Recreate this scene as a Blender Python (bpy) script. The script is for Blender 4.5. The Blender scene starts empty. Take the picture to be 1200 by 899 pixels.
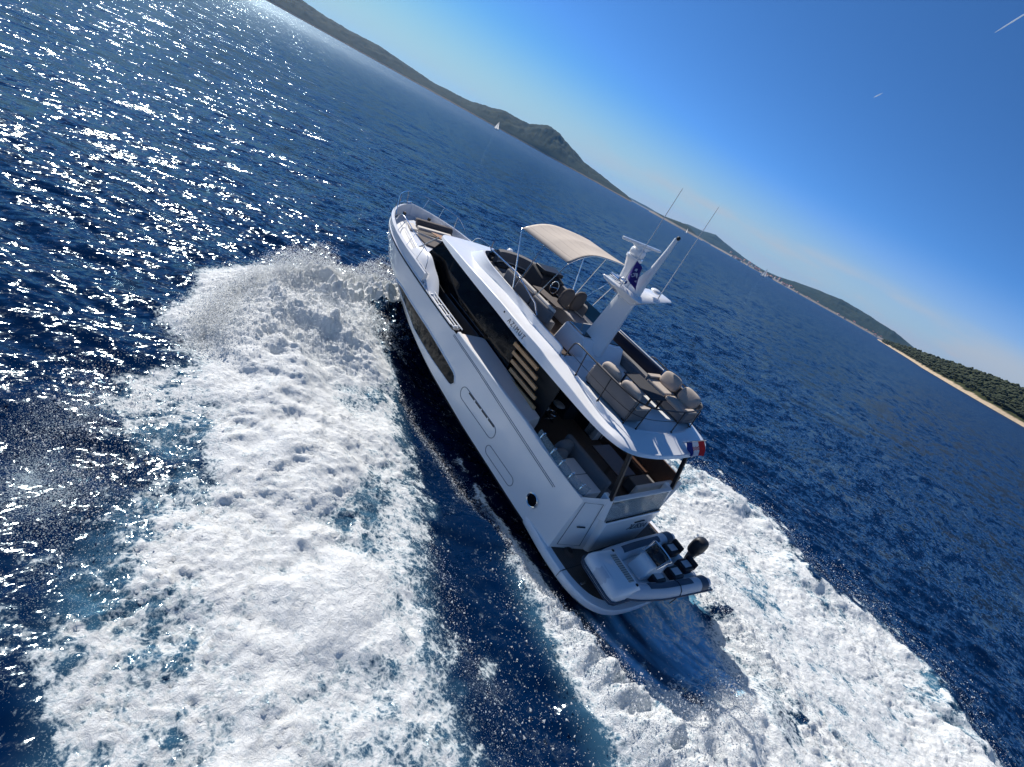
import bpy, math, random
import numpy as np
from mathutils import Matrix, Vector
random.seed(7)
rng = np.random.default_rng(11)
SC = bpy.context.scene
COL = SC.collection
R = math.radians

# ------------------------------------------------------------------ camera
cam = bpy.data.cameras.new('camera')
cam_o = bpy.data.objects.new('camera', cam)
COL.objects.link(cam_o)
CAM_POS = Vector((-3.0327, 13.2192, 8.8902))
RT = (-0.5511977, -0.7041023, 0.4476840)
DN = (-0.5849969, -0.0564657, -0.8090675)
FW = (0.5949451, -0.7078499, -0.3807740)
m = Matrix(((RT[0], -DN[0], -FW[0], CAM_POS[0]), (RT[1], -DN[1], -FW[1], CAM_POS[1]),
            (RT[2], -DN[2], -FW[2], CAM_POS[2]), (0, 0, 0, 1)))
cam_o.matrix_world = m
cam.sensor_width = 36.0
cam.lens = 36.0 * 620.87 / 1200.0
cam.clip_start = 0.1
cam.clip_end = 60000
SC.camera = cam_o

# ------------------------------------------------------------------ light
SUN_AZ, SUN_EL = -7.0, 39.0            # degrees; azimuth counted from the heading (+x) towards port (+y)
sd = Vector((math.cos(R(SUN_AZ)) * math.cos(R(SUN_EL)), math.sin(R(SUN_AZ)) * math.cos(R(SUN_EL)), math.sin(R(SUN_EL))))
sun = bpy.data.lights.new('sun', 'SUN')
sun.energy = 4.6
sun.angle = R(0.53)
sun.color = (1.0, 0.955, 0.89)
sun_o = bpy.data.objects.new('sun', sun)
COL.objects.link(sun_o)
sun_o.rotation_euler = sd.to_track_quat('Z', 'Y').to_euler()

world = bpy.data.worlds.new('World')
SC.world = world
world.use_nodes = True
nt = world.node_tree
nt.nodes.clear()
N = nt.nodes.new
L = nt.links.new
out = N('ShaderNodeOutputWorld'); bg = N('ShaderNodeBackground')
sky = N('ShaderNodeTexSky'); sky.sky_type = 'NISHITA'; sky.sun_disc = False
sky.sun_elevation = R(SUN_EL); sky.sun_rotation = R(90 - SUN_AZ)
sky.altitude = 6000; sky.air_density = 1.0; sky.dust_density = 0.0; sky.ozone_density = 6.0
bg.inputs['Strength'].default_value = 0.104
tc = N('ShaderNodeTexCoord')
sep = N('ShaderNodeSeparateXYZ'); L(tc.outputs['Generated'], sep.inputs[0])
# thin cirrus bank low over the far coast, and a few small puffs close to the horizon (by sky direction)
mp = N('ShaderNodeMapping'); mp.inputs['Scale'].default_value = (3.0, 3.0, 16.0); L(tc.outputs['Generated'], mp.inputs[0])
n1 = N('ShaderNodeTexNoise'); n1.inputs['Scale'].default_value = 1.6; n1.inputs['Detail'].default_value = 6; L(mp.outputs[0], n1.inputs['Vector'])
mp2 = N('ShaderNodeMapping'); mp2.inputs['Scale'].default_value = (9, 9, 60.0); L(tc.outputs['Generated'], mp2.inputs[0])
n2 = N('ShaderNodeTexNoise'); n2.inputs['Scale'].default_value = 3.0; n2.inputs['Detail'].default_value = 5; L(mp2.outputs[0], n2.inputs['Vector'])
def mrange(src, a, b, c=0.0, d=1.0, smooth=True):
    q = N('ShaderNodeMapRange'); q.interpolation_type = 'SMOOTHSTEP' if smooth else 'LINEAR'
    L(src, q.inputs[0])
    for i, v in zip((1, 2, 3, 4), (a, b, c, d)): q.inputs[i].default_value = v
    return q.outputs[0]
def mth(op, a, b=None):
    q = N('ShaderNodeMath'); q.operation = op
    for i, v in enumerate((a, b)):
        if v is None: continue
        if isinstance(v, (int, float)): q.inputs[i].default_value = v
        else: L(v, q.inputs[i])
    return q.outputs[0]
band = mrange(sep.outputs[2], 0.075, 0.0)                     # strong at the horizon, gone by ~4 degrees
bank = mth('MULTIPLY', mth('MULTIPLY', mrange(n1.outputs[0], 0.36, 0.60), mrange(sep.outputs[2], 0.085, 0.045)), mrange(sep.outputs[1], -0.6, -0.88))
puff = mth('MULTIPLY', mrange(n2.outputs[0], 0.60, 0.68), mth('MULTIPLY', mrange(sep.outputs[2], 0.045, 0.03), mrange(sep.outputs[2], 0.008, 0.02)))
cl = mth('ADD', mth('MULTIPLY', bank, 0.75), mth('MULTIPLY', puff, 0.35))
pale = N('ShaderNodeMix'); pale.data_type = 'RGBA'; pale.inputs[7].default_value = (2.9, 3.55, 4.15, 1)
mixc = N('ShaderNodeMix'); mixc.data_type = 'RGBA'
hs = N('ShaderNodeHueSaturation'); hs.inputs['Saturation'].default_value = 1.12
L(sky.outputs[0], hs.inputs['Color'])
L(mth('MULTIPLY', mrange(sep.outputs[2], 0.15, 0.0), .85), pale.inputs[0]); capn = N('ShaderNodeVectorMath'); capn.operation = 'MINIMUM'; L(hs.outputs[0], capn.inputs[0]); capn.inputs[1].default_value = (9, 9, 6.2); L(capn.outputs[0], pale.inputs[6])
L(cl, mixc.inputs[0]); L(pale.outputs[2], mixc.inputs[6]); mixc.inputs[7].default_value = (3.5, 3.7, 4.0, 1)
L(mixc.outputs[2], bg.inputs[0]); L(bg.outputs[0], out.inputs[0])

SC.view_settings.view_transform = 'Standard'
SC.view_settings.look = 'None'
SC.view_settings.exposure = 0.46
SC.view_settings.gamma = 1.0
SC.cycles.max_bounces = 6
SC.cycles.diffuse_bounces = 3
SC.cycles.glossy_bounces = 3
SC.cycles.transmission_bounces = 5
SC.cycles.transparent_max_bounces = 8
SC.cycles.volume_bounces = 0
SC.cycles.caustics_reflective = False
SC.cycles.caustics_refractive = False
SC.cycles.use_denoising = True

# ------------------------------------------------------------------ helpers
def nodes_of(name):
    mt = bpy.data.materials.new(name); mt.use_nodes = True
    return mt, mt.node_tree, mt.node_tree.nodes['Principled BSDF']

def mat(name, col, rough=0.5, metal=0.0, coat=0.0, var=0.0, scale=6.0, bump=0.0, bscale=60.0, ior=1.45, alpha=1.0, trans=0.0, rvar=0.0):
    """Principled material with procedural colour / roughness variation and optional bump."""
    mt, t, b = nodes_of(name)
    b.inputs['Base Color'].default_value = (*col, 1)
    b.inputs['Roughness'].default_value = rough
    b.inputs['Metallic'].default_value = metal
    b.inputs['IOR'].default_value = ior
    b.inputs['Coat Weight'].default_value = coat
    b.inputs['Coat Roughness'].default_value = 0.06
    b.inputs['Alpha'].default_value = alpha
    b.inputs['Transmission Weight'].default_value = trans
    tcx = t.nodes.new('ShaderNodeTexCoord')
    if var or rvar:
        nz = t.nodes.new('ShaderNodeTexNoise'); nz.inputs['Scale'].default_value = scale; nz.inputs['Detail'].default_value = 6
        nz.inputs['Roughness'].default_value = 0.6
        t.links.new(tcx.outputs['Object'], nz.inputs['Vector'])
        if var:
            rp = t.nodes.new('ShaderNodeMix'); rp.data_type = 'RGBA'
            rp.inputs[6].default_value = (*[max(0, c * (1 - var)) for c in col], 1)
            rp.inputs[7].default_value = (*[min(1, c * (1 + var)) for c in col], 1)
            t.links.new(nz.outputs[0], rp.inputs[0]); t.links.new(rp.outputs[2], b.inputs['Base Color'])
        if rvar:
            mr = t.nodes.new('ShaderNodeMapRange'); t.links.new(nz.outputs[0], mr.inputs[0])
            mr.inputs[1].default_value = 0.3; mr.inputs[2].default_value = 0.7
            mr.inputs[3].default_value = max(0.0, rough - rvar); mr.inputs[4].default_value = rough + rvar
            t.links.new(mr.outputs[0], b.inputs['Roughness'])
    if bump:
        nb = t.nodes.new('ShaderNodeTexNoise'); nb.inputs['Scale'].default_value = bscale; nb.inputs['Detail'].default_value = 4
        t.links.new(tcx.outputs['Object'], nb.inputs['Vector'])
        bp = t.nodes.new('ShaderNodeBump'); bp.inputs['Strength'].default_value = bump; bp.inputs['Distance'].default_value = 0.01
        t.links.new(nb.outputs[0], bp.inputs['Height']); t.links.new(bp.outputs[0], b.inputs['Normal'])
    return mt

def striped(name, c1, c2, axis=0, freq=10.0, thin=0.12, rough=0.6, var=0.12, bump=0.25):
    """Base colour c1 with thin lines of c2 across the given object axis (caulking, quilting, slats)."""
    mt, t, b = nodes_of(name)
    b.inputs['Roughness'].default_value = rough
    tcx = t.nodes.new('ShaderNodeTexCoord'); sp = t.nodes.new('ShaderNodeSeparateXYZ')
    t.links.new(tcx.outputs['Object'], sp.inputs[0])
    def mm(op, a, bb):
        q = t.nodes.new('ShaderNodeMath'); q.operation = op
        for i, v in enumerate((a, bb)):
            if isinstance(v, (int, float)): q.inputs[i].default_value = v
            else: t.links.new(v, q.inputs[i])
        return q.outputs[0]
    fr = mm('FRACT', mm('MULTIPLY', sp.outputs[axis], freq), 0)
    line = mm('LESS_THAN', fr, thin)
    nz = t.nodes.new('ShaderNodeTexNoise'); nz.inputs['Scale'].default_value = 9; nz.inputs['Detail'].default_value = 8
    t.links.new(tcx.outputs['Object'], nz.inputs['Vector'])
    r1 = t.nodes.new('ShaderNodeMix'); r1.data_type = 'RGBA'
    r1.inputs[6].default_value = (*[c * (1 - var) for c in c1], 1); r1.inputs[7].default_value = (*[min(1, c * (1 + var)) for c in c1], 1)
    t.links.new(nz.outputs[0], r1.inputs[0])
    r2 = t.nodes.new('ShaderNodeMix'); r2.data_type = 'RGBA'
    t.links.new(line, r2.inputs[0]); t.links.new(r1.outputs[2], r2.inputs[6]); r2.inputs[7].default_value = (*c2, 1)
    t.links.new(r2.outputs[2], b.inputs['Base Color'])
    bp = t.nodes.new('ShaderNodeBump'); bp.inputs['Strength'].default_value = bump; bp.inputs['Distance'].default_value = 0.004; bp.invert = True
    t.links.new(line, bp.inputs['Height']); t.links.new(bp.outputs[0], b.inputs['Normal'])
    return mt

class MB:
    """collects shapes into ONE mesh"""
    def __init__(s): s.v = []; s.f = []
    def add(s, vs, fs):
        n = len(s.v); s.v += [tuple(map(float, q)) for q in vs]; s.f += [tuple(i + n for i in f) for f in fs]; return s
    def box(s, x0, x1, y0, y1, z0, z1, M=None):
        vs = [Vector((x, y, z)) for x in (x0, x1) for y in (y0, y1) for z in (z0, z1)]
        if M is not None: vs = [M @ q for q in vs]
        return s.add(vs, [(0, 1, 3, 2), (4, 6, 7, 5), (0, 4, 5, 1), (2, 3, 7, 6), (0, 2, 6, 4), (1, 5, 7, 3)])
    def loft(s, loops, closed=True, cap0=True, cap1=True):
        n = len(loops[0]); vs = [q for l in loops for q in l]; fs = []
        for a in range(len(loops) - 1):
            for i in range(n if closed else n - 1):
                j = (i + 1) % n
                fs.append((a * n + i, a * n + j, (a + 1) * n + j, (a + 1) * n + i))
        if cap0: fs.append(tuple(range(n))[::-1])
        if cap1: fs.append(tuple((len(loops) - 1) * n + i for i in range(n)))
        return s.add(vs, fs)
    def prism(s, poly, axis, a, b):
        def P(u, w, t): return {'x': (t, u, w), 'y': (u, t, w), 'z': (u, w, t)}[axis]
        return s.loft([[P(u, w, a) for u, w in poly], [P(u, w, b) for u, w in poly]])
    def tube(s, pts, r, n=8, caps=True, closed=False):
        P = [Vector(q) for q in pts]; rr = r if isinstance(r, (list, tuple)) else [r] * len(P)
        loops = []; up = None
        for i, q in enumerate(P):
            if closed: t = P[(i + 1) % len(P)] - P[i - 1]
            else: t = P[min(i + 1, len(P) - 1)] - P[max(i - 1, 0)]
            t.normalize()
            if up is None: up = Vector((0, 0, 1)) if abs(t.z) < .9 else Vector((1, 0, 0))
            a = t.cross(up); a.normalize(); b = a.cross(t); b.normalize(); up = b
            loops.append([q + rr[i] * (math.cos(k * 2 * math.pi / n) * a + math.sin(k * 2 * math.pi / n) * b) for k in range(n)])
        if closed: loops.append(loops[0])
        return s.loft(loops, True, caps and not closed, caps and not closed)
    def ell(s, c, r, nu=16, nv=10, M=None, zmin=-1.0, p=1.0):
        """(super)ellipsoid; p<1 squares it off"""
        def e(x): return math.copysign(abs(x) ** p, x)
        loops = []
        for j in range(nv + 1):
            ph = math.asin(zmin) + (math.pi / 2 - math.asin(zmin)) * j / nv if zmin > -1 else -math.pi / 2 + math.pi * j / nv
            ph = max(-1.5, min(1.5, ph))
            l = []
            for i in range(nu):
                th = 2 * math.pi * i / nu
                q = Vector((r[0] * e(math.cos(ph)) * e(math.cos(th)), r[1] * e(math.cos(ph)) * e(math.sin(th)), r[2] * e(math.sin(ph))))
                if M is not None: q = M @ q
                l.append(q + Vector(c))
            loops.append(l)
        return s.loft(loops)
    def grid(s, P, flip=False):
        nu, nv = len(P), len(P[0]); vs = [q for r_ in P for q in r_]
        fs = [(i * nv + j, (i + 1) * nv + j, (i + 1) * nv + j + 1, i * nv + j + 1) for i in range(nu - 1) for j in range(nv - 1)]
        if flip: fs = [f[::-1] for f in fs]
        return s.add(vs, fs)
    def build(s, name, material, parent=None, bevel=0.0, seg=2, angle=35, sub=0, solid=0.0):
        me = bpy.data.meshes.new(name); me.from_pydata(s.v, [], s.f); me.validate(); me.update()
        import bmesh
        bm = bmesh.new(); bm.from_mesh(me); bmesh.ops.remove_doubles(bm, verts=bm.verts, dist=1e-5)
        bmesh.ops.recalc_face_normals(bm, faces=bm.faces); bm.to_mesh(me); bm.free()
        me.shade_smooth(); me.set_sharp_from_angle(angle=R(angle))
        me.materials.append(material)
        o = bpy.data.objects.new(name, me); COL.objects.link(o)
        if parent: o.parent = parent
        if solid:
            md = o.modifiers.new('solid', 'SOLIDIFY'); md.thickness = solid; md.offset = 0
        if bevel:
            md = o.modifiers.new('bevel', 'BEVEL'); md.width = bevel; md.segments = seg; md.limit_method = 'ANGLE'; md.angle_limit = R(40)
            md.harden_normals = False
        if sub:
            md = o.modifiers.new('sub', 'SUBSURF'); md.levels = sub; md.render_levels = sub
        return o

def tag(o, label=None, cat=None, group=None, kind=None):
    if label: o['label'] = label
    if cat: o['category'] = cat
    if group: o['group'] = group
    if kind: o['kind'] = kind
    return o

def empty(name, M, label, cat, group=None):
    o = bpy.data.objects.new(name, None); COL.objects.link(o); o.matrix_world = M; o.empty_display_size = 0.2
    return tag(o, label, cat, group)

def lettering(name, s, size, M, material, parent, extrude=0.004, shear=0.0, width=1.0):
    """a word as mesh letters"""
    cu = bpy.data.curves.new(name, 'FONT'); cu.body = s; cu.size = size; cu.extrude = extrude; cu.shear = shear
    cu.align_x = 'CENTER'; cu.align_y = 'CENTER'; cu.space_character = width
    to = bpy.data.objects.new(name, cu); COL.objects.link(to)
    dg = bpy.context.evaluated_depsgraph_get()
    me = bpy.data.meshes.new_from_object(to.evaluated_get(dg)); me.name = name
    bpy.data.objects.remove(to); bpy.data.curves.remove(cu)
    me.materials.clear(); me.materials.append(material)
    o = bpy.data.objects.new(name, me); COL.objects.link(o); o.parent = parent; o.matrix_local = M
    return o

def spline(pts, k=4, closed=False):
    """Catmull-Rom through points"""
    P = [np.array(q, float) for q in pts]; n = len(P); o = []
    for i in range(n if closed else n - 1):
        p0 = P[i - 1] if (closed or i > 0) else P[i]; p1 = P[i]; p2 = P[(i + 1) % n]; p3 = P[(i + 2) % n] if (closed or i + 2 < n) else p2
        for j in range(k):
            t = j / k
            o.append(tuple(.5 * ((2 * p1) + (-p0 + p2) * t + (2 * p0 - 5 * p1 + 4 * p2 - p3) * t * t + (-p0 + 3 * p1 - 3 * p2 + p3) * t ** 3)))
    if not closed: o.append(tuple(P[-1]))
    return o
# ------------------------------------------------------------------ sea, foam, spray
def fft_tile(n, size, spec, seed):
    """periodic random field, n x n samples over size metres, spectrum amplitude spec(kx, ky)"""
    r = np.random.default_rng(seed)
    k = np.fft.fftfreq(n, size / n) * 2 * np.pi
    kx, ky = np.meshgrid(k, k, indexing='ij')
    w = r.normal(size=(n, n)) + 1j * r.normal(size=(n, n))
    a = spec(kx, ky); a[0, 0] = 0
    h = np.fft.ifft2(w * a).real
    return (h / h.std()).astype(np.float32)
def samp(tile, size, x, y, rot=0.0):
    n = tile.shape[0]
    if rot:
        c, s_ = math.cos(rot), math.sin(rot); x, y = c * x - s_ * y, s_ * x + c * y
    u = (x / size * n) % n; v = (y / size * n) % n
    i = np.floor(u).astype(np.int32); j = np.floor(v).astype(np.int32); fu = (u - i).astype(np.float32); fv = (v - j).astype(np.float32)
    i %= n; j %= n; i1 = (i + 1) % n; j1 = (j + 1) % n
    return (tile[i, j] * (1 - fu) * (1 - fv) + tile[i1, j] * fu * (1 - fv) + tile[i, j1] * (1 - fu) * fv + tile[i1, j1] * fu * fv)
WIND = R(-52)
def wave_spec(l0, l1, spread, p=3.2):
    def f(kx, ky):
        k = np.hypot(kx, ky) + 1e-9; lam = 2 * np.pi / k
        d = np.abs((kx * math.cos(WIND) + ky * math.sin(WIND)) / k) ** spread
        return np.where((lam > l0) & (lam < l1), k ** (-p / 2 - .5) * (d + .04), 0)
    return f
def iso_spec(l0, l1, p):
    def f(kx, ky):
        k = np.hypot(kx, ky) + 1e-9; lam = 2 * np.pi / k
        return np.where((lam > l0) & (lam < l1), k ** -p, 0)
    return f
T_BIG = fft_tile(512, 97.0, wave_spec(2.2, 16, 4), 1)
T_MID = fft_tile(1024, 41.0, wave_spec(0.35, 3.4, 3), 2)
T_F1 = fft_tile(1024, 14.0, iso_spec(0.5, 5, 1.7), 3)
T_F2 = fft_tile(1024, 9.0, iso_spec(0.10, 1.0, 1.9), 4)
T_F3 = fft_tile(1024, 7.3, iso_spec(0.05, 0.35, 1.6), 5)

def axis_pts(a, b, h, g, far):
    core = list(np.arange(a, b, h)); up = []; q = core[-1]; st = h
    while q < far: st *= g; q += st; up.append(q)
    dn = []; q = core[0]; st = h
    while q > -far: st *= g; q -= st; dn.append(q)
    return np.array(dn[::-1] + core + up)
XS = axis_pts(-10.5, 21.0, 0.048, 1.034, 13000)
YS = axis_pts(-14.5, 13.6, 0.048, 1.034, 13000)
GX, GY = np.meshgrid(XS, YS, indexing='ij')
gx = np.gradient(XS)[:, None]; gy = np.gradient(YS)[None, :]
sp = np.maximum(gx, gy) + 0 * GX
fade_b = np.clip((2.2 - sp) / 1.5, 0, 1); fade_m = np.clip((0.42 - sp) / 0.3, 0, 1)
Z = 0.06 * samp(T_BIG, 97.0, GX, GY) * fade_b + 0.040 * samp(T_MID, 41.0, GX, GY) * fade_m

def sdf(X, Y, poly):
    """signed distance, negative inside"""
    P = np.array(poly, np.float32); d = np.full(X.shape, 1e9, np.float32); ins = np.zeros(X.shape, bool)
    for i in range(len(P)):
        a = P[i]; b = P[(i + 1) % len(P)]; ex, ey = b - a; wx = X - a[0]; wy = Y - a[1]
        t = np.clip((wx * ex + wy * ey) / (ex * ex + ey * ey + 1e-9), 0, 1)
        d = np.minimum(d, (wx - ex * t) ** 2 + (wy - ey * t) ** 2)
        c = (a[1] > Y) != (b[1] > Y)
        ins ^= c & (X < (b[0] - a[0]) * (Y - a[1]) / (b[1] - a[1] + 1e-12) + a[0])
    d = np.sqrt(d); return np.where(ins, -d, d)
def ss(a, b, x):
    t = np.clip((x - a) / (b - a), 0, 1); return t * t * (3 - 2 * t)
ci = np.where((XS > -10.6) & (XS < 21.2))[0]; cj = np.where((YS > -14.6) & (YS < 13.7))[0]
SI = slice(ci[0], ci[-1] + 1); SJ = slice(cj[0], cj[-1] + 1)
X = GX[SI, SJ].astype(np.float32); Y = GY[SI, SJ].astype(np.float32)
f1 = samp(T_F1, 14.0, X, Y); f2 = samp(T_F2, 9.0, X, Y, .5); f3 = samp(T_F3, 7.3, X, Y, 1.1)
f1b = samp(T_F1, 14.0, X + 5, Y - 3, 2.0); f2b = samp(T_F2, 9.0, X + 2, Y + 4, 2.4)
def ridge(path, prof, w):
    """gaussian ridge along a polyline: heights prof, widths w"""
    P = np.array(path, np.float32); best = np.full(X.shape, 1e9, np.float32); hh = np.zeros(X.shape, np.float32); ww = np.ones(X.shape, np.float32)
    for i in range(len(P) - 1):
        a, b = P[i], P[i + 1]; ex, ey = b - a
        t = np.clip(((X - a[0]) * ex + (Y - a[1]) * ey) / (ex * ex + ey * ey), 0, 1)
        d = (X - a[0] - ex * t) ** 2 + (Y - a[1] - ey * t) ** 2; k = d < best
        best = np.where(k, d, best); hh = np.where(k, prof[i] + (prof[i + 1] - prof[i]) * t, hh); ww = np.where(k, w[i] + (w[i + 1] - w[i]) * t, ww)
    return hh * np.exp(-best / (2 * ww * ww))
wob = 0.30 * f1 + 0.16 * f2 + .05 * f3

P_LEFT = [(12.6, 2.7), (14.6, 2.0), (15.8, 1.2), (17.4, 0.3), (17.9, 2.0), (17.5, 4.2), (16.0, 6.2), (14.3, 7.9), (12.4, 8.6), (10.9, 8.5), (10.2, 9.2), (9.6, 10.5), (8.6, 11.2),
          (7.6, 9.9), (6.7, 9.3), (5.9, 9.6), (5.5, 11.2), (4.6, 11.8), (3.0, 12.3), (1.5, 12.3), (0.5, 12.9), (-4, 13.5), (-4, 9), (-1.4, 7.2), (0.3, 6.9), (1.6, 6.3), (3.1, 5.7),
          (4.7, 5.0), (7.9, 3.8), (10.5, 2.9)]
P_GREY = [(10.6, 8.8), (9.6, 11.6), (8.8, 13.2), (4.0, 13.6), (1.0, 13.8), (2.5, 12.0), (5.0, 11.5), (5.9, 9.6), (6.7, 9.2), (7.8, 9.6)]
P_EDGE = [(4.0, 5.3), (2.0, 5.6), (0.6, 5.3), (-1.6, 5.6), (-3.6, 6.6), (-3.6, 8.0), (-1.0, 7.4), (1.2, 6.8)]
P_STERN = [(6.2, 2.50), (4.2, 2.62), (2.9, 2.95), (1.6, 3.30), (.4, 3.65), (-1.4, 4.05), (-2.6, 4.4), (-4.2, 4.9), (-6, 5.4), (-6, 3.0), (-3.1, 2.55), (-2.3, 2.75), (-1.6, 2.75), (-.3, 2.62), (.6, 2.72), (2.2, 2.72), (4, 2.58)]
P_ROOST = [(-1.9, 2.7), (-2.0, 1.7), (-2.5, .9), (-2.6, 0.3), (-2.7, -.5), (-3.3, -.75), (-4.3, -.4), (-5.0, .2), (-8, 1.6), (-8, 5), (-4, 3.4)]
P_TURQ = [(.6, 2.3), (-3, 2.2), (-8, 3.5), (-8, 1.6), (-4.2, .1), (-3.2, -.5), (-2.0, -1.5), (-.4, -2.3), (.6, -2.5)]
P_RIGHT = [(13.0, -1.8), (16.2, -1.0), (17.2, -2.2), (15.5, -5.5), (12.0, -7.6), (8, -7.6), (6.5, -8.6), (5, -9.6), (3.4, -11.9), (1.6, -12.3), (.2, -11.0), (-1.2, -9.8), (-2.3, -9.7), (-3.2, -11.4), (-5.1, -10.9), (-6.8, -9.5),
           (-8.3, -8.7), (-10.4, -8.0), (-10.4, .6), (-7.0, .8), (-5.0, .2), (-4.2, -.1), (-3.2, -.8), (-1.9, -1.75), (-.4, -2.55), (2, -3.3), (4, -2.9), (9, -2.7)]
dL = sdf(X, Y, P_LEFT) ; dR = sdf(X, Y, P_RIGHT); dS = sdf(X, Y, P_STERN); dG = sdf(X, Y, P_GREY); dE = sdf(X, Y, P_EDGE); dT = sdf(X, Y, P_TURQ); dRo = sdf(X, Y, P_ROOST)
inL = ss(.75, -.75, dL + wob * 1.3); inR = ss(.6, -.6, dR + wob * 1.7); inS = ss(.28, -.22, dS + .30 * wob); inRo = ss(.45, -.45, dRo + .7 * wob)
# thin veils and holes inside the big foam fields
hole = ss(0.7, 1.5, f1b + .5 * f2b)
wx_, wy_ = .32 * f1, .32 * f1b
g2 = samp(T_F2, 9.0, X * .8 + wx_, Y * 1.15 + wy_, .9); g3 = samp(T_F3, 7.3, X + .6 * wx_ + .12 * f2, Y + .6 * wy_ - .12 * f2b, .3)
crease = np.exp(-(g2 / .10) ** 2) * .30 + np.exp(-(f2b / .08) ** 2) * .14
patchy = .87 + .15 * np.tanh(f1) - .12 * np.tanh(f1b + .6 * f2) + .08 * np.tanh(g2)
foam = np.maximum.reduce([inL * (patchy - .36 * hole), inR * (patchy + .10 - .26 * hole), inS * .85, inRo * .88]) - crease * .9
veil = np.maximum(.43 * ss(.5, -.6, dG + .5 * wob) * (.75 + .25 * f1), .31 * ss(.5, -.9, dE + .7 * wob))
veil = np.maximum(veil, .34 * ss(1.1, .0, dL + .5 * wob) * (X < 8))
veil = np.maximum(veil, .30 * ss(.45, .0, dS + .3 * wob) * (Y > 2.2))
# thin line of droplets thrown off the chine along the port side
yl = np.interp(X, [3.5, 5, 7, 9, 11], [2.95, 3.05, 3.15, 3.2, 3.1])
veil = np.maximum(veil, .40 * np.exp(-((Y - yl - .10 * f1) / .16) ** 2) * ss(10.5, 8.5, X) * ss(3.0, 4.5, X))
# flow streaks and torn lace inside the fields, and a thin lacy seam between stern wash and starboard wave
fl_l = samp(T_F1, 14.0, X * 1.5 + .3 * f2, Y * .5 + .3 * f1b, .35) + .5 * samp(T_F2, 9.0, X * 1.1 + .2 * f1, Y * .45, .35)
fl_r = samp(T_F1, 14.0, X * .45 + .2 * f2, Y * 1.4 + .3 * f1b, .45) + .5 * samp(T_F2, 9.0, X * .4, Y * 1.1 + .2 * f1, .45)
foam = foam - .30 * ss(.25, 1.5, fl_l) * inL - .26 * ss(.3, 1.5, fl_r) * inR
seam = ridge([(-1.6, -2.1), (-3.2, -1.2), (-4.6, -.35), (-8, .9)], [.62, .62, .62, .6], [.45, .5, .5, .6])
foam = np.maximum(foam, seam)
# streaks of aerated water astern, stretched fore and aft
str_ = samp(T_F1, 14.0, X * .25, Y * 1.6, 0.0) + .6 * samp(T_F2, 9.0, X * .2, Y * .9, 0)
turq = ss(.45, -.5, dT + .25 * wob)
foam = np.maximum(foam, turq * np.clip(.16 + .12 * str_ + .08 * (-Y), 0.0, .40))
aer = np.maximum.reduce([turq * np.clip(.72 + .30 * str_ - .12 * Y, .10, 1), (.07 + .07 * hole) * inL, (.12 + .10 * hole) * inR, (.15 * ss(.7, -.3, dS) * (Y > 2.2) * ss(3.5, 1.5, X)), .10 * ss(.5, -.3, dL)])
FO = np.zeros(GX.shape, np.float32); AE = FO.copy(); VE = FO.copy()
FO[SI, SJ] = np.clip(foam, 0, 1); AE[SI, SJ] = np.clip(aer, 0, 1); VE[SI, SJ] = np.clip(veil, 0, 1)

# heights: billowing foam, bow plume, stern sheet, rooster tail, trough under the hull
rough_ = .35 + .65 * ss(-.9, 1.1, samp(T_F1, 14.0, X * .55 + 3, Y * .8, 1.3))
bil = .40 * np.tanh(f1) + rough_ * (.42 * np.tanh(np.abs(g2)) + .25 * np.tanh(g2) + .22 * np.tanh(f2b) + .20 * np.abs(g3))
zc = 0.095 * bil * np.maximum.reduce([inL, inR, .8 * inS, inRo]) + .010 * f3 * np.clip(foam, 0, 1)
pth = [(16.7, 1.0), (16.5, 3.7), (14.9, 6.3), (13.2, 8.0)]; pths = [(16.7, -1.0), (15.8, -3.2), (13.6, -5.6), (10, -6.8)]
def aft(p_, d): return [(x - d, y - .35 * d * (1 if y > 0 else -1)) for x, y in p_]
plume = np.maximum.reduce([ridge(pth, [.74, .84, .66, .36], [.6, .65, .65, .55]), ridge(aft(pth, .75), [.98, 1.10, .84, .42], [1.35, 1.5, 1.4, 1.1]), ridge(aft(pth, 2.6), [.55, .58, .45, .2], [1.5, 1.6, 1.5, 1.2])])
plume = np.maximum(plume, np.maximum(ridge(pths, [.9, 1.0, .75, .5], [.5, .6, .6, .6]), ridge(aft(pths, 1.1), [.8, .85, .6, .4], [1.1, 1.2, 1.1, 1.])))
plume *= (1 + .20 * np.tanh(f1) + .12 * np.abs(f2) + .03 * f3)
plume += ridge([(12.4, 5.6), (9.0, 6.9), (5.0, 8.0), (0, 9.5)], [.45, .40, .30, .2], [1.5, 1.5, 1.6, 1.8]) * (1 + .25 * f1)
rr_ = ridge([(9, -6.5), (4.5, -8.6), (1.5, -10.6), (-2.5, -9.0), (-6, -9.4), (-9.5, -7.5)], [.5, .5, .42, .45, .5, .42], [1.2, 1.1, 1.1, 1.1, 1.1, 1.1]) * (1 + .4 * np.tanh(f1))
stern = ridge([(4.2, 2.72), (2.2, 2.98), (.4, 3.12), (-1.2, 3.2), (-3.6, 3.5), (-5.5, 4.0)], [.03, .12, .28, .45, .5, .4], [.14, .18, .24, .32, .42, .5]) * (1 + .25 * f2 + .25 * f1)
stern2 = ridge([(.6, -3.1), (-1.9, -2.9), (-3.6, -2.2), (-5.5, -1.6)], [.25, .32, .25, .2], [.35, .4, .5, .5]) * (1 + .2 * f2)
roost = ridge([(-3.4, -.3), (-3.6, 1.2), (-3.2, 2.2)], [.55, .62, .5], [.85, 1.0, .8]) * (1 + .15 * f1 + .08 * f2)
roost = np.maximum(roost, ridge([(-3.6, .8), (-8, 2.6)], [.6, .5], [1.3, 1.7]) * (1 + .15 * f1))
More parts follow.
